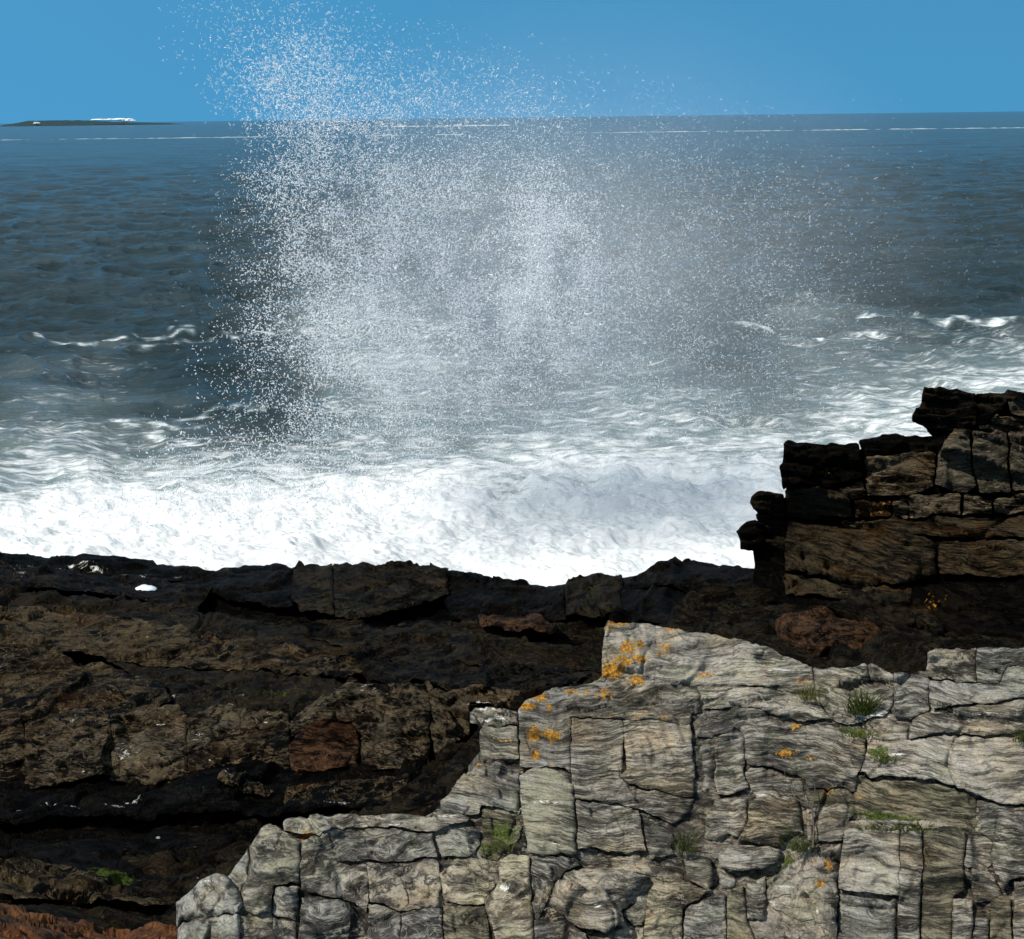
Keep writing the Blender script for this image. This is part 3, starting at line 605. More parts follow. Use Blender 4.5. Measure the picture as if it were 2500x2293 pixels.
G([(2462, 994), (2520, 977), (2520, 1029), (2468, 1023)], 'column', off=.15)
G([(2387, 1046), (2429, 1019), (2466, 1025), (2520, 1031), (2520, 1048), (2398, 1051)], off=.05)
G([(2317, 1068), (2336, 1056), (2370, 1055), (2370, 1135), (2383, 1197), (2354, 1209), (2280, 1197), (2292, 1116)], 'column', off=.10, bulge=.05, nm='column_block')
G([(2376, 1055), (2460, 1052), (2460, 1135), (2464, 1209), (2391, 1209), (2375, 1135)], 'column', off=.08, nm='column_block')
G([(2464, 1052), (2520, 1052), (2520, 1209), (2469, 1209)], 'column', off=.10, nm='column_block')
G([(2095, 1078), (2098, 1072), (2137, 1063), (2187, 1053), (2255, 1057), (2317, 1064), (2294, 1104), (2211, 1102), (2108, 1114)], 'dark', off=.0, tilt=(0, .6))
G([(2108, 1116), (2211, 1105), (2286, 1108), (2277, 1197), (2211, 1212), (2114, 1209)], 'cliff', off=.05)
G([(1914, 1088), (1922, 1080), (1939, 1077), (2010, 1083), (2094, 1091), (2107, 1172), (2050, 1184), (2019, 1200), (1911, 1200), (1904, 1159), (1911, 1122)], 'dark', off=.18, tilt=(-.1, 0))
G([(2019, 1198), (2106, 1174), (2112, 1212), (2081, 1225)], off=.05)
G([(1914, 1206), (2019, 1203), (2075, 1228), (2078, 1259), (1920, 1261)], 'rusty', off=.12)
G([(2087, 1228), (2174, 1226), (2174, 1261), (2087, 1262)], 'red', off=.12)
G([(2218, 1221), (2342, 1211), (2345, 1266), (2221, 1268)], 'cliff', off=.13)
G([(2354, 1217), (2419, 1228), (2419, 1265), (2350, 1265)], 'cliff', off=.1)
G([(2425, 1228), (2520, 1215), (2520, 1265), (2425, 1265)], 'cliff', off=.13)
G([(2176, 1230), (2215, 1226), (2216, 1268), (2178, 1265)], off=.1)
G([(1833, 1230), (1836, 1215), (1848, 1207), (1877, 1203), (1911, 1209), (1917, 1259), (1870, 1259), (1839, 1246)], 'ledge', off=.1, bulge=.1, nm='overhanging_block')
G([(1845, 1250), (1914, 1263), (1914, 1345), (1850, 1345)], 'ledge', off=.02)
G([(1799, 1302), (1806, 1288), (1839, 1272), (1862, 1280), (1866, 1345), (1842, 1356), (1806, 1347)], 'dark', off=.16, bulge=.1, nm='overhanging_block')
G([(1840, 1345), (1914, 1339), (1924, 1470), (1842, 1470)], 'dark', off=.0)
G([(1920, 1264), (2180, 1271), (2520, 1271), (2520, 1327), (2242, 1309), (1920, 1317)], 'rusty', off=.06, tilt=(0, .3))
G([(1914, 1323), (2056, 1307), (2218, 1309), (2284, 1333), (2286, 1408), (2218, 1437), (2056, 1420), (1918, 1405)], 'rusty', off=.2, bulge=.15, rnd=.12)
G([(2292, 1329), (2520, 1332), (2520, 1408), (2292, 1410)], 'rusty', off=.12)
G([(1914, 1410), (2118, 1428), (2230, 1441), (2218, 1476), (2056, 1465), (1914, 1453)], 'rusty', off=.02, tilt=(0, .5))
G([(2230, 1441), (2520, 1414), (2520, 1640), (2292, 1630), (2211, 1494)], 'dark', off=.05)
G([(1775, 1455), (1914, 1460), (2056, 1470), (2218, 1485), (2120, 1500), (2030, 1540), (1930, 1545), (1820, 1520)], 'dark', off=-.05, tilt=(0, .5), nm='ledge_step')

for k_, (a_, b_) in enumerate(((2522, 2760), (2762, 3050), (3052, 3300))):
    for j_, (c_, d_) in enumerate(((965 + 60 * k_, 1050 + 30 * k_), (1052 + 30 * k_, 1210), (1212, 1330), (1332, 1640))):
        G([(a_ + 5 * j_, c_), (b_ + 8 * j_, c_ + 9), (b_ + 3 * j_, d_), (a_ + 6 * j_, d_)], ('ledge', 'column', 'cliff', 'rusty')[j_], off=.03 * ((j_ + k_ * 2) % 4), step=11)

TH('boulder', [(1888, 1560), (1905, 1545), (1932, 1538), (2013, 1537), (2118, 1577), (2149, 1600), (2160, 1680), (2000, 1670), (1900, 1610)], 'red', 'low reddish brown boulder between the pale outcrop and the dark cliff', 'boulder', form=F_CLIFF, off=.95, bulge=.1, rnd=.1, depth=1.0)
TH('rock_slab', [(2013, 1533), (2056, 1500), (2149, 1485), (2242, 1494), (2302, 1556), (2300, 1650), (2240, 1680), (2160, 1660), (2149, 1598), (2118, 1573)], 'ledge', 'leaning dark streaked slab at the foot of the right cliff', 'rock slab', form=F_CLIFF, off=.8, rnd=.1, depth=1.0, tilt=(.3, .2))

# --- rear shore ledge
sl = empty('rock_ledge', base_pt(F_SHORE, 900, 1500), 'long black wet ledge along the water with foam breaking behind it', 'rock ledge')
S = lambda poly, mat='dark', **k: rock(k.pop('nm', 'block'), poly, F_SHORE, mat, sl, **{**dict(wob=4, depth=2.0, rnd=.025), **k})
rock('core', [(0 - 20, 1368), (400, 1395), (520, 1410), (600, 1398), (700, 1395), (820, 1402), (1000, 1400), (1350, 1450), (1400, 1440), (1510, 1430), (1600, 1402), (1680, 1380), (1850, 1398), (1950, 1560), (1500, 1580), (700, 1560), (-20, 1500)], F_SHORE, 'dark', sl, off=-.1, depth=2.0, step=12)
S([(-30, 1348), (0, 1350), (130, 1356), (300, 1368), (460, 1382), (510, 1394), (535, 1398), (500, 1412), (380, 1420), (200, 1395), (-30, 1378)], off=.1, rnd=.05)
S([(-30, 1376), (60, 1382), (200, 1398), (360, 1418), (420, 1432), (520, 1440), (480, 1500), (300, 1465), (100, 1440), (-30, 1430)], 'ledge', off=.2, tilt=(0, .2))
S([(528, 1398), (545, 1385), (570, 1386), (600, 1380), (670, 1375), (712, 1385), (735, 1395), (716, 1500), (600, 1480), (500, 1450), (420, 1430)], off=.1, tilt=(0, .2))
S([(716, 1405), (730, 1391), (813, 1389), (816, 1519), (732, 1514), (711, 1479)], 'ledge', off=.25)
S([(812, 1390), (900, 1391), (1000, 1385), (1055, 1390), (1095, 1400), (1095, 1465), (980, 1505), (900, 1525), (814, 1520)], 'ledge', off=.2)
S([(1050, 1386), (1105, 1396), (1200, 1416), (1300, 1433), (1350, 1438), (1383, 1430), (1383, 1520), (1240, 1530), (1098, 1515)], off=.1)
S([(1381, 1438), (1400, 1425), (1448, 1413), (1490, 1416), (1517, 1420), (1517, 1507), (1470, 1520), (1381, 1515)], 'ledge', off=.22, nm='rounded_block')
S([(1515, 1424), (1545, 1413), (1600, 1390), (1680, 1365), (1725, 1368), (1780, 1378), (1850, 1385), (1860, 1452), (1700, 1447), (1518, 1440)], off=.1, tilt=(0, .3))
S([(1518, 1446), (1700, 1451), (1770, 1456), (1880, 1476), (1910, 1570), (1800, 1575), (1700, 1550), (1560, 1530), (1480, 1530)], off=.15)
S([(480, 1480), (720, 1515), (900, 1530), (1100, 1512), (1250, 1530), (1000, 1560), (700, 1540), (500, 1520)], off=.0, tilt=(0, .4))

S([(-700, 1335), (-330, 1340), (-32, 1350), (-32, 1425), (-700, 1420)], 'ledge', off=.1, step=9)
# --- bedded slabs sloping down from the left
SLG = 'dark bedded slabs between the shore ledge and the block row'
def slab(poly, mat, label, **k):
    o = TH('rock_slab', poly, mat, label, 'rock slab', form=F_SLAB, **{**dict(wob=5, depth=1.0, rnd=.018), **k}); o['group'] = SLG; return o
slab([(-30, 1425), (0, 1428), (300, 1455), (520, 1495), (720, 1530), (900, 1565), (880, 1600), (700, 1585), (500, 1550), (320, 1515), (160, 1480), (-30, 1475)], 'ledge', 'thin dark slab strip directly under the shore ledge with painted wet highlights', off=.0)
slab([(-30, 1470), (160, 1478), (320, 1510), (520, 1545), (700, 1582), (900, 1630), (960, 1650), (700, 1655), (500, 1628), (270, 1612), (130, 1590), (-30, 1580)], 'ledge_brown', 'long cracked olive brown slab dipping to the right from the left edge', off=.05)
slab([(-30, 1575), (60, 1580), (160, 1608), (178, 1628), (272, 1634), (330, 1658), (410, 1680), (420, 1740), (300, 1775), (160, 1790), (-30, 1800)], 'ledge_brown', 'lightest brown slab of the slope, at the left edge above the block row', off=.13, tilt=(0, .1))
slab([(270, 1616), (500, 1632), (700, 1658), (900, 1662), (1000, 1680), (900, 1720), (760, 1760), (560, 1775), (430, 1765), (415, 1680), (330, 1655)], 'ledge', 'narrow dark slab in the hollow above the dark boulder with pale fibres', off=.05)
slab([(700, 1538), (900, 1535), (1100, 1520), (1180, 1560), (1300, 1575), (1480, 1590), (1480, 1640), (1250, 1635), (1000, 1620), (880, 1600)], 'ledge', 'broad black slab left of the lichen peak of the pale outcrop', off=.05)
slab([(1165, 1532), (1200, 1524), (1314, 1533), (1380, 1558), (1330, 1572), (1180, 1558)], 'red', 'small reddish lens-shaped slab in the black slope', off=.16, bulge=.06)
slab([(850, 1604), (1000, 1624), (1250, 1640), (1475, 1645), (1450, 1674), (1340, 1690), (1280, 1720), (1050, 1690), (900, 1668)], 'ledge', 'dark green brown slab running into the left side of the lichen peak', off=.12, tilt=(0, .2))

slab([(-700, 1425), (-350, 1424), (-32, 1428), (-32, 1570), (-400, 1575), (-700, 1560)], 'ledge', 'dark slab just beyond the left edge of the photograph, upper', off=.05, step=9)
slab([(-700, 1565), (-400, 1578), (-32, 1574), (-32, 1790), (-700, 1790)], 'ledge_brown', 'dark slab just beyond the left edge of the photograph, lower', off=.08, step=9)
# --- row of blocks
RG = 'dark jointed blocks in a row across the left'
def kblock(poly, mat, label, **k):
    o = TH('rock_block', poly, mat, label, 'rock block', form=F_ROW, **{**dict(wob=4, depth=.9, rnd=.018), **k}); o['group'] = RG; return o
kblock([(-30, 1765), (0, 1755), (50, 1746), (62, 1800), (61, 1905), (-30, 1930)], 'block', 'dark block cut off by the left edge, first of the block row', off=.05)
kblock([(61, 1765), (130, 1746), (230, 1738), (271, 1752), (271, 1900), (240, 1905), (130, 1925), (61, 1935), (60, 1850)], 'block', 'wide brown block with painted pale highlights on top, second in the row from the left', off=.10)
kblock([(270, 1756), (350, 1735), (430, 1722), (456, 1745), (457, 1900), (380, 1920), (270, 1910)], 'block', 'dark block speckled with pale patches in the block row', off=.08)
kblock([(456, 1760), (500, 1730), (560, 1715), (620, 1735), (704, 1740), (708, 1885), (600, 1897), (457, 1900)], 'block', 'block with one round pale knob at its top left corner', off=.07)
kblock([(705, 1834), (742, 1777), (800, 1770), (862, 1770), (876, 1802), (876, 1886), (800, 1890), (709, 1892)], 'red', 'rust brown squarish block under the fibrous boulder', off=.16)
kblock([(705, 1770), (745, 1728), (790, 1700), (850, 1670), (950, 1668), (1050, 1682), (1060, 1702), (1050, 1772), (1048, 1862), (1000, 1886), (880, 1888), (880, 1800), (860, 1764), (745, 1772), (712, 1810)], 'block', 'largest humped block of the row with pale fibrous streaks', off=.12, bulge=.1)
kblock([(1054, 1704), (1140, 1690), (1200, 1688), (1275, 1700), (1268, 1745), (1148, 1728), (1146, 1800), (1090, 1835), (1068, 1880), (1052, 1800)], 'block', 'striated dark block with thin white seams beside the pale column', off=.15, amp=1.4)
kblock([(1084, 1838), (1168, 1813), (1172, 1875), (1134, 1905), (1110, 1920), (1086, 1905)], 'red', 'small reddish cube block right of the fibrous boulder', off=.2)

# --- low ledges bottom left
LG = 'low dark ledges in the bottom left gully'
def low(poly, mat, label, nm='rock_ledge', cat='rock ledge', **k):
    o = TH(nm, poly, mat, label, cat, form=F_LOW, **{**dict(wob=4, depth=.9, rnd=.018), **k}); o['group'] = LG; return o
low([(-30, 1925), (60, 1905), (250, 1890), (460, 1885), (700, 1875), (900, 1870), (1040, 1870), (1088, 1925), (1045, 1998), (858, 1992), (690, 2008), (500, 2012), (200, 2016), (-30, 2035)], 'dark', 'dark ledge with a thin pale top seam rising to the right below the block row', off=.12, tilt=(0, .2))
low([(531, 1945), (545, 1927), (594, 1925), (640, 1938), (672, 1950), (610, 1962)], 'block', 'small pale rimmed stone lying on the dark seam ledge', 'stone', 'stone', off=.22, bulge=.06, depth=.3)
low([(700, 1940), (860, 1915), (1000, 1925), (1040, 1960), (1000, 1985), (860, 1985), (740, 1992), (690, 1975)], 'ledge_brown', 'ribbed olive hump just above the capping slab of the grey outcrop', 'rock_slab', 'rock slab', off=.15)
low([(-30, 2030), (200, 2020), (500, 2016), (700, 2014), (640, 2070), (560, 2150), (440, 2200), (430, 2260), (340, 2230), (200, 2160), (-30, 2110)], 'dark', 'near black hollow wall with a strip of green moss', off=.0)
low([(-30, 2105), (60, 2112), (200, 2150), (240, 2170), (330, 2200), (410, 2235), (360, 2242), (200, 2208), (-30, 2185)], 'ledge_brown', 'brown layered ledge running down to the right above the orange rock', off=.12, tilt=(0, .3))
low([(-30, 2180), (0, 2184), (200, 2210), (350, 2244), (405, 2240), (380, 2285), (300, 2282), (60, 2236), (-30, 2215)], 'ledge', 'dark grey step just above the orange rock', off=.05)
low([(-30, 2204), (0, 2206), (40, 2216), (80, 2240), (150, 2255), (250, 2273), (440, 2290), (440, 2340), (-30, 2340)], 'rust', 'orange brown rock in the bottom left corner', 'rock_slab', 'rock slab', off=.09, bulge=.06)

# ---------------------------------------------------------------- bedrock the blocks stand on
bp_ = np.concatenate(BASES + [F_SLAB.point(np.array([(x, y) for x in range(0, 1500, 120) for y in (1480, 1560, 1640, 1720)], float)) - [0, -.05, .12],
                              F_LOW.point(np.array([(x, y) for x in range(0, 1000, 120) for y in (1950, 2050, 2150, 2250)], float)) - [0, -.05, .15],
                              F_ROW.point(np.array([(x, y) for x in range(0, 1200, 120) for y in (1780, 1860)], float)) - [0, -.4, .3]])
ext = []
for x in np.arange(-24, 31, 3.0):
    ext += [(x, 24.0, -1.6), (x, 27, -2.5), (x, 32, -3.5), (x, 50, -5)]
    ext += [(x, 1.0, 3.6), (x, -4, 4.4), (x, -9, 5.2)]
    if x > 3: ext += [(x, 17.0, 2.6), (x, 19, 1.0), (x, 21.5, -.6)]
    else: ext += [(x, 21.6, -.3)]
for y in np.arange(3, 20, 2.0):
    ext += [(-16, y, 3.2 - .12 * y), (-22, y, 3.2 - .12 * y), (18, y, 4.2 - .05 * y), (26, y, 4.2 - .05 * y)]
bp_ = np.r_[bp_, np.array(ext)]
gx = np.r_[np.linspace(-24, -7.2, 24), np.linspace(-7, 8, 430), np.linspace(8.4, 30, 26)]; gy = np.r_[np.linspace(-9, 5.8, 20), np.linspace(6, 21, 520), np.linspace(21.3, 50, 40)]
XX, YY = np.meshgrid(gx, gy); q = np.stack([XX.ravel(), YY.ravel()], 1)
zz = np.zeros(len(q))
for c in range(0, len(q), 8000):
    d2 = ((q[c:c + 8000, None] - bp_[None, :, :2]) ** 2).sum(2)
    wt = 1 / (d2 + .04) ** 1.6
    zz[c:c + 8000] = (wt * bp_[None, :, 2]).sum(1) / wt.sum(1)
P = np.c_[q, zz]
cap = np.interp(q[:, 1], [12.8, 14.5, 16, 17, 18, 20, 22, 24, 30, 50], [9, 2.7, 1.5, 1.1, .6, 0, -1.0, -2.2, -4, -6]); capl = np.interp(q[:, 1], [12.8, 14, 16, 17, 18, 20, 21, 22, 24, 30, 50], [3.2, 2.8, 2.1, 1.75, 1.35, .6, -.2, -1.0, -2.2, -4, -6]); wx_ = np.clip((q[:, 0] - 1.5) / 2, 0, 1); P[:, 2] = np.minimum(P[:, 2], cap * wx_ + capl * (1 - wx_))
P[:, 2] += 1.0 * relief(P, 1.5, (.25, 0), 3) - .08
def grid_faces(nx, ny):
    i = np.arange(nx * ny).reshape(ny, nx)
    return np.stack([i[:-1, :-1], i[:-1, 1:], i[1:, 1:], i[1:, :-1]], -1).reshape(-1, 4)
prop(mesh_obj('ground', P, grid_faces(len(gx), len(gy)), MAT['ledge'], attrs={'rest': P[:, :, None]}), 'dark wet bedrock shelf under the ledges', 'ground', kind='structure')

# ---------------------------------------------------------------- the sea
FOAM = [(0, 1345, 1.1), (0, 1290, .8), (0, 1230, .5), (0, 1180, .48), (0, 1110, .45), (0, 1050, .25), (0, 960, .18), (0, 860, .05), (300, 1300, 1.15), (300, 1240, .95), (300, 1180, .6), (300, 1120, .42), (300, 1060, .3),
        (300, 960, .16), (300, 860, .12), (700, 1320, 1.2), (700, 1240, .95), (700, 1180, .62), (700, 1120, .32), (700, 1050, .15), (700, 960, .12), (700, 880, .2), (700, 830, .28), (1100, 1300, 1.2), (1100, 1200, .9),
        (1100, 1150, .66), (1100, 1080, .42), (1100, 1010, .38), (1100, 960, .5), (1100, 900, .36), (1100, 830, .3), (1500, 1250, 1.2), (1500, 1170, .95), (1500, 1090, .66), (1500, 1010, .5), (1500, 930, .36), (1500, 860, .25),
        (1500, 820, .3), (1900, 1100, .7), (1900, 1040, .42), (1900, 980, .3), (1900, 900, .2), (1900, 850, .22), (1900, 815, .3), (2450, 960, .7), (2450, 900, .45), (2450, 850, .3), (2450, 820, .3),
        (0, 800, -.3), (600, 795, -.3), (1200, 780, -.25), (1800, 770, -.25), (2450, 785, -.25), (0, 700, -.4), (1250, 700, -.4), (2500, 700, -.4), (2500, 1100, 1.1), (2500, 1250, 1.2), (2000, 1300, 1.2), (1200, 1450, 1.2), (0, 1450, 1.2), (2500, 1450, 1.2)]
fa = np.array(FOAM); ft = tps(fa[:, :2] / 400, fa[:, 2], .02)
STROKES = [((95, 863), (310, 860), 3.2, .78), ((330, 850), (470, 846), 3, .7), ((420, 838), (470, 836), 3, .6), ((300, 880), (520, 858), 4, .5), ((560, 850), (900, 835), 5, .6), ((0, 1088), (120, 1104), 7, .7), ((120, 1104), (380, 1108), 6, .6),
           ((280, 1068), (420, 1080), 9, .8), ((420, 1080), (520, 1040), 8, .8), ((520, 1040), (640, 1034), 6, .7), ((380, 1095), (470, 1125), 14, .8), ((460, 1108), (590, 1120), 6, .7), ((180, 1078), (330, 1066), 7, .6),
           ((1050, 1000), (1250, 955), 12, .5), ((1080, 990), (1450, 975), 12, .4), ((1250, 810), (1500, 812), 7, .6), ((1250, 845), (1500, 826), 6, .5), ((1800, 828), (1960, 842), 4, .9), ((1960, 842), (2000, 855), 5, .8),
           ((1960, 812), (2230, 806), 10, .9), ((2050, 850), (2160, 846), 6, .8), ((2255, 816), (2520, 824), 6, 1.1), ((1900, 935), (2120, 922), 8, .6), ((1600, 1000), (1850, 985), 12, .4), ((2380, 860), (2520, 900), 30, .5),
           ((700, 1170), (1050, 1175), 7, .5), ((150, 1190), (500, 1165), 8, .5), ((0, 1160), (200, 1150), 6, .4), ((1850, 900), (2350, 880), 8, .3)]
def foam_at(px):
    out = np.full(len(px), -1.0)
    m = px[:, 1] > 640
    out[m] = ft(px[m] / 400)
    brk = np.zeros(len(px)); brk[m] = np.clip(.75 + .9 * fbm(np.c_[px[m][:, 0] / 30, px[m][:, 1] / 5, np.zeros(m.sum())], 3, 81), .1, 1.25)
    wig = np.zeros(len(px)); wig[m] = 6 * noise(np.c_[px[m] / 45, np.zeros(m.sum())], 77)
    for a, b, wd, s in STROKES:
        a = np.array(a, float); b = np.array(b, float); ab = b - a
        t = np.clip(((px - a) @ ab) / (ab @ ab), 0, 1); e = px - a - t[:, None] * ab
        e[:, 1] += wig
        s = s * brk
        out = np.maximum(out, s * np.exp(-(e[:, 1] / wd) ** 2 - (e[:, 0] / (wd * 3)) ** 2) + np.maximum(out, -.2) * 0 if False else np.maximum(out, s * .86 * np.exp(-(e[:, 1] / wd) ** 2 - (e[:, 0] / (wd * 3)) ** 2)))
    return out
ny, nx = 1500, 900
dist = np.linspace(20.0 ** -.6, 1500.0 ** -.6, ny) ** (-1 / .6)
ang = np.tan(np.linspace(R(-26), R(26), nx))
Y = np.repeat(dist, nx); X = (dist[:, None] * ang[None]).ravel()
P = np.c_[X, Y, np.zeros(len(X))]
fo = foam_at(to_px(P))
pyy = to_px(P)[:, 1]
fo = fo + np.interp(pyy, [790, 830, 1000, 1080, 1120, 1250, 1320], [-.05, -.07, -.08, -.12, -.08, .14, .25])
rowgap = np.repeat(np.gradient(dist), nx)
z = np.zeros(len(X))
for wl, am, sx, seed in ((16, .16, .4, 1), (7, .16, .55, 2), (3.4, .26, .85, 3), (1.7, .27, .95, 4), (.85, .17, 1.0, 5), (.42, .06, .9, 6)):
    att = np.clip((wl / rowgap - 1.6) / 2, 0, 1)
    n = noise(np.c_[X * sx / wl + .3 * Y / wl, Y / wl, np.zeros(len(X))] + seed * 9.1, 90 + seed)
    z += am * att * (1 - 1.6 * np.abs(n))
near = np.clip((fo - .55) / .5, 0, 1)
z *= np.interp(Y, [20, 35, 60], [.4, .65, 1.0])
z = z * (1 - .4 * near) + near * .34 * (fbm(np.c_[X / .8, Y / .8, np.zeros(len(X))], 4, 120, .6) + .4)
P[:, 2] = z - .03
t = NT('sea_water')
pos = t.node('ShaderNodeNewGeometry').outputs['Position']
st = t.vmath('MULTIPLY', pos, (.36, 1.0, 1.0))
wrp = t.vmath('ADD', st, t.vmath('MULTIPLY', t.vmath('SUBTRACT', t.noise(st, .8, 3, .5, color=True), (.5, .5, .5)), (.5, .35, 0)))
n1 = t.noise(wrp, .55, 10, .68, .2)
n2 = t.noise(wrp, 4.2, 9, .74, 0)
lace = t.math('ABSOLUTE', t.math('SUBTRACT', t.noise(wrp, 1.1, 8, .62, .4), .5))
lace = t.math('SUBTRACT', 1.0, t.math('MULTIPLY', lace, 9.0), clamp=True)
fatt = t.node('ShaderNodeAttribute', attribute_name='foam').outputs['Fac']
ff = t.math('ADD', fatt, t.math('MULTIPLY', t.math('SUBTRACT', n1, .5), 1.3))
ff = t.math('ADD', ff, t.math('MULTIPLY', t.math('SUBTRACT', n2, .5), 2.4))
ff = t.math('ADD', ff, t.math('MULTIPLY', t.math('SUBTRACT', lace, .25), .28))
fac = t.math('MULTIPLY', t.math('POWER', t.step(ff, .28, 1.16), 1.35), t.step(fatt, -.15, .1))
wc = t.mix(t.noise(st, .12, 6, .6), (.013, .027, .031, 1), (.027, .047, .053, 1))
milk = t.math('MULTIPLY', t.step(t.math('ADD', fatt, t.math('MULTIPLY', t.math('SUBTRACT', t.noise(st, .35, 6, .6), .5), .7)), -.1, .75), .85)
wc = t.mix(milk, wc, (.27, .345, .35, 1))
h = t.math('ADD', t.math('MULTIPLY', t.noise(wrp, 1.2, 8, .72), 1.0), t.math('MULTIPLY', t.noise(wrp, .45, 4, .6), 1.4))
bpw = t.node('ShaderNodeBump', {'Strength': 1.0, 'Distance': .5, 'Height': h}).outputs[0]
wat = t.node('ShaderNodeBsdfPrincipled', {'Base Color': wc, 'Roughness': .15, 'IOR': 1.33, 'Specular IOR Level': .26, 'Normal': bpw}).outputs[0]
fb = t.node('ShaderNodeBump', {'Strength': .8, 'Distance': .2, 'Height': t.math('ADD', n2, n1)}).outputs[0]
cl_ = t.node('ShaderNodeTexVoronoi', {'Vector': t.vmath('ADD', pos, t.vmath('MULTIPLY', t.noise(pos, 3.0, 4, .6, color=True), (.5, .5, .5))), 'Scale': 3.2}, feature='DISTANCE_TO_EDGE').outputs['Distance']
fc_ = t.mix(t.math('MULTIPLY', t.math('SUBTRACT', 1.0, t.step(cl_, 0, .07)), t.step(n2, .4, .6)), (.93, .94, .94, 1), (.82, .86, .86, 1))
fo_ = t.node('ShaderNodeBsdfPrincipled', {'Base Color': fc_, 'Roughness': .9, 'Specular IOR Level': .1, 'Normal': fb}).outputs[0]
t.node('ShaderNodeOutputMaterial', {0: t.node('ShaderNodeMixShader', {0: fac, 1: wat, 2: fo_}).outputs[0]})
WATER = t.m
o = mesh_obj('sea', P, grid_faces(nx, ny), WATER, attrs={'foam': fo})
prop(o, 'dark choppy sea streaked with white foam towards the shore', 'sea', kind='structure')
# the open sea out to the horizon and beyond the sides
xs = np.linspace(-14000, 14000, 60); ys = np.r_[20.0, 40, 120, 400, 1000, 3000, 7000, 14000]
XX, YY = np.meshgrid(xs, ys)
Pf = np.c_[XX.ravel(), YY.ravel(), np.full(XX.size, -.55)]
prop(mesh_obj('water', Pf, grid_faces(60, len(ys)), WATER, attrs={'foam': np.full(len(Pf), -1.0)}), 'open sea reaching the horizon', 'sea', kind='structure')

FOAMW = plain('white_foam', (.93, .94, .94), .9, (.86, .89, .9), 30)
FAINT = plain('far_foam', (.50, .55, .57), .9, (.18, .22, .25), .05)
def surf(name, p0, p1, d, wid, hgt, label, seed, n=300, broken=.0, wob=0.0):
    """a breaker line: a heaped ridge of foam on the water, thickest where noise says so"""
    a = np.array(at(*p0, d)); b = np.array(at(*p1, d)); a[2] = b[2] = 0
    tt = np.linspace(0, 1, n); m = 9
    cl_ = a + (b - a) * tt[:, None]
    L_ = np.linalg.norm(b - a)
    q1 = np.c_[tt * L_ / (L_ / 26), np.zeros(n), np.zeros(n)]
    q3 = np.c_[tt * L_ / (L_ / 110), np.zeros(n), np.zeros(n)]
    am = np.clip(.62 + .55 * noise(q1 + seed, 3) + .45 * noise(q3 + seed, 4) - broken, .05, 1.5)
    cl_[:, 1] += wob * d * noise(q1 * .6 + seed, 9)
    V = []
    for j in range(m):
        u = j / (m - 1) * 2 - 1
        V.append(np.c_[cl_[:, 0], cl_[:, 1] + u * wid * (.4 + .6 * am), np.maximum(0, (1 - u * u)) * hgt * am * (1 + .4 * noise(q3 * 2.3 + j * 5 + seed, 6)) - .05])
    V = np.stack(V, 0).reshape(-1, 3)
    c = V.mean(0) * [1, 1, 0]
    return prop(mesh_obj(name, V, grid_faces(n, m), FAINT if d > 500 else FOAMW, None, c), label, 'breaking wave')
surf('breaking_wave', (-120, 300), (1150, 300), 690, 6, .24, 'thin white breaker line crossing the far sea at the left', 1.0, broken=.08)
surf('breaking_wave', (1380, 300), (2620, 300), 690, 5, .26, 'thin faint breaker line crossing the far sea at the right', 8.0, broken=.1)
surf('breaking_wave', (900, 300), (1250, 300), 1350, 8, 1.2, 'tiny white breaker on the horizon behind the spray', 4.0, n=120, broken=.1)
surf('breaking_wave', (2250, 300), (2620, 300), 8 * FPX / 545, .55, .28, 'near breaker line at the right edge above the cliff top', 21.0, n=160, wob=.005)

# distant hump of water and rock on the horizon
n, m = 90, 14
a = at(30, 300, 3500); b = at(430, 300, 3500)
V = []
prof = np.array([0, .35, .85, 1, 1, .98, .92, .9, .75, .55, .4, .3, .2, .15, .1, .05, .02, 0])
for j in range(m):
    u = j / (m - 1) * 2 - 1
    for i in range(n):
        tt = i / (n - 1)
        hh = np.interp(tt, np.linspace(0, 1, len(prof)), prof)
        V.append((a.x + (b.x - a.x) * tt, 3500 + u * 120, 12.6 * hh ** .4 * (1 - abs(u) ** 2.5) * (1 + .05 * math.sin(i * 1.3)) - .8))
V = np.array(V); V[:, 2] += .9 * noise(V / np.array([14, 20, 9.]), 4)
rf = empty('reef', (float(V[:, 0].mean()), 3500, 0), 'low dark green reef hump with white surf on the horizon at far left', 'reef')
mesh_obj('rock_ridge', V, grid_faces(n, m), plain('reef_rock', (.016, .036, .050), .9, (.022, .048, .046), .02), rf)
for (x0, x1, hz) in ((225, 330, 12.4), (84, 102, 6.0), (300, 335, 9.5)):
    a2 = at(x0, 300, 3400); b2 = at(x1, 300, 3400); k = 60
    tt = np.linspace(0, 1, k); V2 = []
    for j in range(7):
        u = j / 6 * math.pi
        rr = (.35 + .75 * np.abs(noise(np.c_[tt * 9, tt * 0, tt * 0 + x0], 5))) * np.sin(np.pi * tt) ** .4 * 3.2
        V2.append(np.c_[a2.x + (b2.x - a2.x) * tt, 3390 - np.sin(u) * rr * 3, hz + np.cos(u) * rr])
    mesh_obj('surf_cap', np.stack(V2, 0).reshape(-1, 3), grid_faces(k, 7), FOAMW, rf)

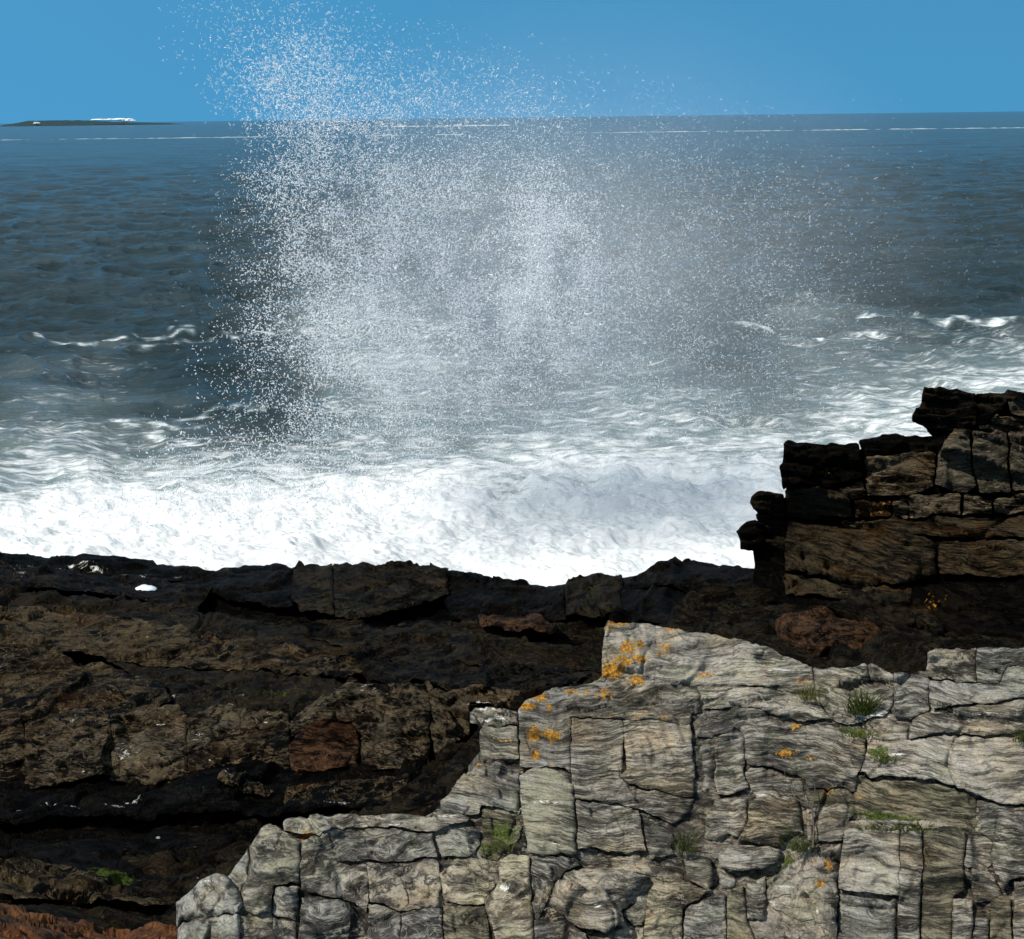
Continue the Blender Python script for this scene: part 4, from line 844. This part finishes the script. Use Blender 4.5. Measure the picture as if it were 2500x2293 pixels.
# ---------------------------------------------------------------- spray thrown up by the breaking wave
def drops(name, cl, mat, size, label, seed, worm=True, dd=(22.5, 27)):
    r = np.random.default_rng(seed)
    P = []; S = []
    for cx, cy, sx, sy, rot, n, sc in cl:
        g = r.normal(size=(n * 2, 2)); g = g[np.hypot(g[:, 0], g[:, 1]) < 2.3]; g = g[:n] * 1.05 * [sx, sy]; c, s = math.cos(R(rot)), math.sin(R(rot))
        P.append(np.stack([cx + g[:, 0] * c - g[:, 1] * s, cy + g[:, 0] * s + g[:, 1] * c], 1)); S.append(np.full(len(g), sc))
    P = np.concatenate(P); S = np.concatenate(S)
    # ragged density: clumps and gaps
    k = fbm(np.c_[P / 60, np.zeros(len(P))], 3, seed) * .75 + .62
    keep = (r.uniform(size=len(P)) < np.clip(k, .12, 1)) & (P[:, 1] < 1290) & (P[:, 1] > -40)
    P = P[keep]; S = S[keep]; N = len(P)
    d = r.uniform(*dd, N); ry = rays(P)
    W = np.array([0, 0, CAMZ]) + ry * d[:, None]
    sz = size * S * np.exp(r.normal(0, .3, N))
    if worm:
        # bent drop: spine of 4 points, 4-sided, pointed ends
        a = r.normal(size=(N, 3)); a /= np.linalg.norm(a, axis=1)[:, None]
        b = r.normal(size=(N, 3)); b -= (b * a).sum(1)[:, None] * a; b /= np.linalg.norm(b, axis=1)[:, None]
        c = np.cross(a, b)
        bend = r.uniform(-.9, .9, N)[:, None]; ln = r.uniform(1.1, 2.5, N)[:, None]
        V = []
        for u, rad in ((-1, 0), (-.5, 1), (.5, 1), (1, 0)):
            cen = a * u * ln + b * (u * u - .5) * bend * ln * 1.2
            if rad == 0: V.append(cen)
            else:
                for kk in range(4):
                    th = kk * math.pi / 2; V.append(cen + (b * math.cos(th) + c * math.sin(th)) * .5)
        V = np.stack(V, 1) * sz[:, None, None] + W[:, None]
        T = []
        for kk in range(4):
            k2 = (kk + 1) % 4
            T += [(0, 1 + k2, 1 + kk), (1 + kk, 1 + k2, 5 + k2), (1 + kk, 5 + k2, 5 + kk), (5 + kk, 5 + k2, 9)]
    else:
        o_ = np.array([(1, 0, 0), (-1, 0, 0), (0, 1, 0), (0, -1, 0), (0, 0, 1), (0, 0, -1)], float)
        V = o_[None] * sz[:, None, None] * .6 + W[:, None]
        T = [(0, 2, 4), (2, 1, 4), (1, 3, 4), (3, 0, 4), (2, 0, 5), (1, 2, 5), (3, 1, 5), (0, 3, 5)]
    nv = V.shape[1]
    F = (np.array(T)[None] + (np.arange(N) * nv)[:, None, None]).reshape(-1, 3)
    o = mesh_obj(name, V.reshape(-1, 3), F, mat, None, (0, 24.5, 0), smooth=worm)
    return prop(o, label, 'spray', kind='stuff')
t = NT('spray_drops')
t.node('ShaderNodeOutputMaterial', {0: t.node('ShaderNodeMixShader', {0: .35, 1: t.node('ShaderNodeBsdfPrincipled', {'Base Color': (.93, .95, .97, 1), 'Roughness': .3}).outputs[0],
    2: t.node('ShaderNodeBsdfTranslucent', {0: (.93, .95, .97, 1)}).outputs[0]}).outputs[0]})
DROP = t.m
t = NT('sheer_spray')
t.node('ShaderNodeOutputMaterial', {0: t.node('ShaderNodeMixShader', {0: .80, 1: t.node('ShaderNodeBsdfPrincipled', {'Base Color': (.85, .92, .95, 1), 'Roughness': .5}).outputs[0],
    2: t.node('ShaderNodeBsdfTransparent').outputs[0]}).outputs[0]})
SHEER = t.m
drops('sea_spray', [(775, 420, 85, 110, 0, 6165, .85), (860, 640, 125, 170, 0, 10481, .95), (1010, 760, 180, 160, 0, 12947, .95), (1050, 440, 200, 130, 0, 11714, .8), (1320, 650, 75, 110, 0, 9248, 1.05), (1330, 760, 120, 90, 0, 5548, 1.0),
    (880, 930, 180, 110, 0, 9248, .9), (1250, 1000, 250, 130, 0, 11098, .75), (720, 1190, 150, 45, 0, 3205, 1.1), (380, 1220, 200, 40, -6, 2740, 1.1), (1600, 850, 260, 240, 0, 12332, .55), (860, 800, 110, 40, 0, 1849, 1.2), (850, 1080, 230, 70, 0, 3652, .85), (620, 1150, 160, 50, 0, 2130, 1.0), (1010, 650, 210, 250, 0, 42000, .6), (1320, 660, 110, 140, 0, 16000, .6), (1450, 760, 240, 200, 0, 22000, .5)],
    DROP, .0108, 'dense white spray droplets hanging in front of the sea at centre left', 5)
drops('spray_plume', [(690, 200, 58, 70, -25, 900, 1.0), (610, 110, 45, 70, -35, 160, .8), (720, 255, 85, 30, 0, 500, 1.0), (500, 40, 55, 45, 0, 80, .9)],
    DROP, .0105, 'bright droplets of the spray plume standing against the blue sky', 9)
drops('sheer_plume', [(735, 170, 100, 90, -25, 4200, 1.0), (880, 220, 170, 50, 0, 2600, 1.0), (560, 70, 80, 70, 0, 350, 1.1), (1150, 240, 160, 40, 0, 300, 1.1), (1100, 620, 300, 250, 0, 9000, .7), (1500, 700, 300, 220, 0, 22000, .7), (1850, 700, 300, 220, 0, 9000, .5)],
    SHEER, .014, 'faint sheer droplets of the plume drifting right over the horizon', 13)
# fine mist hanging in the air: soft scattering volumes
def mist(x, y, rx, ry, dens, label, d=27.0, dep=2.6):
    c = at(x, y, d); k = d / FPX
    V = []; F = []; n1_, n2_ = 16, 28
    for i in range(n1_ + 1):
        for j in range(n2_):
            a, b = math.pi * i / n1_, 2 * math.pi * j / n2_
            V.append((c.x + rx * k * math.sin(a) * math.cos(b), c.y + dep * math.sin(a) * math.sin(b), c.z + ry * k * math.cos(a)))
    for i in range(n1_):
        for j in range(n2_):
            j2 = (j + 1) % n2_; F.append((i * n2_ + j, (i + 1) * n2_ + j, (i + 1) * n2_ + j2, i * n2_ + j2))
    t = NT('fine_mist')
    oc_ = t.node('ShaderNodeTexCoord').outputs['Object']
    q_ = t.vmath('MULTIPLY', oc_, (1 / (rx * k), 1 / dep, 1 / (ry * k)))
    ln_ = t.node('ShaderNodeVectorMath', {0: q_}, operation='LENGTH').outputs['Value']
    fall = t.math('POWER', t.math('SUBTRACT', 1.0, ln_, clamp=True), 1.0)
    nz = t.math('ADD', .45, t.math('MULTIPLY', t.noise(oc_, .45, 2, .5), 1.1))
    dn = t.math('MULTIPLY', t.math('MULTIPLY', fall, nz), dens)
    v = t.node('ShaderNodeVolumePrincipled', {'Color': (.93, .97, 1, 1), 'Density': dn, 'Anisotropy': -.25}).outputs[0]
    t.node('ShaderNodeOutputMaterial', {1: v})
    return prop(mesh_obj('spray_mist', V, F, t.m, None, tuple(c)), label, 'mist', kind='stuff')
mist(1250, 720, 620, 520, .13, 'soft white mist behind the dense droplets')
mist(1450, 680, 950, 700, .10, 'thin grey mist veil drifting over the sea at right')
C.cycles.volume_step_rate = 3.0; C.cycles.volume_max_steps = 64

# ---------------------------------------------------------------- plants
GRASS = plain('grass_blades', (.025, .04, .006), .6, (.09, .10, .025), 60, .25)
DRYG = plain('dry_blades', (.16, .14, .05), .7, (.09, .11, .025), 30, .3)
MOSSM = plain('moss_leaves', (.035, .05, .008), .8, (.11, .12, .02), 40, .2)
TWIG = plain('dead_twig', (.05, .038, .03), .8, (.09, .075, .06), 30)
def tuft(name, x, y, wpx, hpx, n, mat, label, cat, seed, flat=1.0, lean=0.0, bladew=.0022):
    r = np.random.default_rng(seed); form = F_PALE
    c = form.point(np.array([[x, y]], float))[0]; D = c[1]; k = D / FPX
    c = c + np.array([0, -.13, .05]); V = []; F = []
    for i in range(int(n * .7)):
        bx = r.normal(0, wpx * .22 * k); by = r.uniform(-.03, .03)
        h = hpx * k * r.uniform(.25, 1.0) ** 1.3; dx = (bx * 1.1 / max(wpx * k, 1e-6) + r.normal(0, .5) + lean) * h * flat; dy = r.normal(0, .3) * h
        wd = bladew * r.uniform(.6, 1.4); th = r.uniform(0, math.pi); wx, wy = wd * math.cos(th), wd * math.sin(th)
        b0 = len(V)
        for u, s in ((0, 1), (.4, .9), (.75, .6)):
            p = c + np.array([bx + dx * u ** 1.6, by + dy * u ** 1.6, h * (u - .18 * u * u * abs(dx) / h)])
            V += [p + [-wx * s, -wy * s, 0], p + [wx * s, wy * s, 0]]
        V.append(c + np.array([bx + dx, by + dy, h * (1 - .18 * abs(dx) / h)]))
        F += [(b0, b0 + 1, b0 + 3, b0 + 2), (b0 + 2, b0 + 3, b0 + 5, b0 + 4), (b0 + 4, b0 + 5, b0 + 6)]
    return prop(mesh_obj(name, np.array(V), F, mat, None, c), label, cat)
GX = lambda a, b, x0=1600, y0=1550: (x0 + a * K9, y0 + b * K9)
tuft('grass_tuft', *GX(820, 350), 64, 62, 150, DRYG, 'thin dry grass tuft left of the leafy plant near the outcrop top', 'grass tuft', 1)
tuft('leafy_plant', *GX(1100, 425), 62, 78, 330, GRASS, 'bushy green plant in a notch near the outcrop top', 'plant', 2, bladew=.004)
tuft('grass_tuft', *GX(1965, 572), 60, 44, 190, GRASS, 'green grass tuft at the right edge of the photograph', 'grass tuft', 3)
tuft('moss_cushion', *GX(1090, 545), 90, 14, 160, MOSSM, 'low moss cushion under the white quartz patch', 'moss', 4, bladew=.004)
tuft('moss_cushion', *GX(1220, 675), 60, 22, 110, MOSSM, 'small moss cushion beside a short white quartz line', 'moss', 5, bladew=.004)
tuft('moss_strip', *GX(1180, 525, 1600, 1780), 130, 26, 220, MOSSM, 'left half of the long moss strip above the big rectangular block', 'moss', 6, bladew=.004)
tuft('moss_strip', *GX(1370, 530, 1600, 1780), 110, 22, 180, MOSSM, 'right half of the long moss strip above the big rectangular block', 'moss', 7, bladew=.004)
tuft('grass_tuft', *GX(145, 650, 1600, 1780), 66, 95, 130, GRASS, 'tall spiky grass tuft rooted in the dark crack above the square stone', 'grass tuft', 8, lean=-.1)
tuft('grass_tuft', *GX(760, 640, 1600, 1780), 70, 48, 180, GRASS, 'short grass tuft at the foot of the tan boulder', 'grass tuft', 9)
tuft('grass_tuft', *GX(955, 640, 800, 1780), 70, 36, 120, MOSSM, 'dark green tuft left of the smooth column block', 'grass tuft', 10)

def stem(paths, label, seed):
    V = []; F = []
    for pts, r0, r1 in paths:
        w3 = [F_PALE.point(np.array([GX(a, b)], float))[0] + np.array([0, -.22, .06]) for a, b in pts]
        w3 = [p + np.array([0, .012 * math.sin(3 * i + seed), 0]) for i, p in enumerate(w3)]
        for i, p in enumerate(w3):
            rr = r0 + (r1 - r0) * i / max(1, len(w3) - 1)
            for k in range(5):
                th = k * 2 * math.pi / 5; V.append(p + np.array([math.cos(th) * rr, math.sin(th) * rr, math.sin(th) * rr * .4 + math.cos(th) * rr * .4]))
            if i:
                b0 = len(V) - 10
                for k in range(5):
                    k2 = (k + 1) % 5; F.append((b0 + k, b0 + k2, b0 + 5 + k2, b0 + 5 + k))
    V = np.array(V)
    return prop(mesh_obj('dead_stem', V, F, TWIG, None, V.mean(0)), label, 'dead plant')
stem([([(815, 1110), (818, 1000), (812, 900), (780, 875), (720, 850), (650, 820), (560, 745)], .006, .002), ([(812, 900), (822, 830), (830, 780)], .004, .0015), ([(780, 875), (760, 810), (735, 760)], .003, .001),
      ([(720, 850), (700, 790), (672, 765), (665, 690)], .003, .001), ([(760, 860), (715, 800), (690, 740)], .0025, .001)], 'thin dark branching dead stem above the tan boulder', 1)

# foam pool caught in the shore ledge
V = []; k = 26
c = F_SHORE.point(np.array([[385, 1428]], float))[0] + np.array([0, -.75, .18])
for ring_, rr, hz in ((0, 0, .035), (1, .5, .03), (2, .85, .015), (3, 1.0, -.05)):
    for i in range(k if ring_ else 1):
        th = i * 2 * math.pi / k; w_ = rr * (1 + .18 * math.sin(3 * th + 1) + .08 * math.sin(7 * th))
        V.append((c[0] + .135 * w_ * math.cos(th) * 1.1 + .03 * math.sin(th), c[1] + .22 * w_ * math.sin(th), c[2] + hz))
F = [(0, 1 + i, 1 + (i + 1) % k) for i in range(k)]
for ring_ in (0, 1):
    b0 = 1 + ring_ * k
    F += [(b0 + i, b0 + k + i, b0 + k + (i + 1) % k, b0 + (i + 1) % k) for i in range(k)]
prop(mesh_obj('foam_puddle', np.array(V), F, plain('foam_blue', (.62, .70, .76), .5, (.8, .85, .88), 20), None, c), 'small bright bluish foam puddle on the black shore ledge at left', 'puddle')
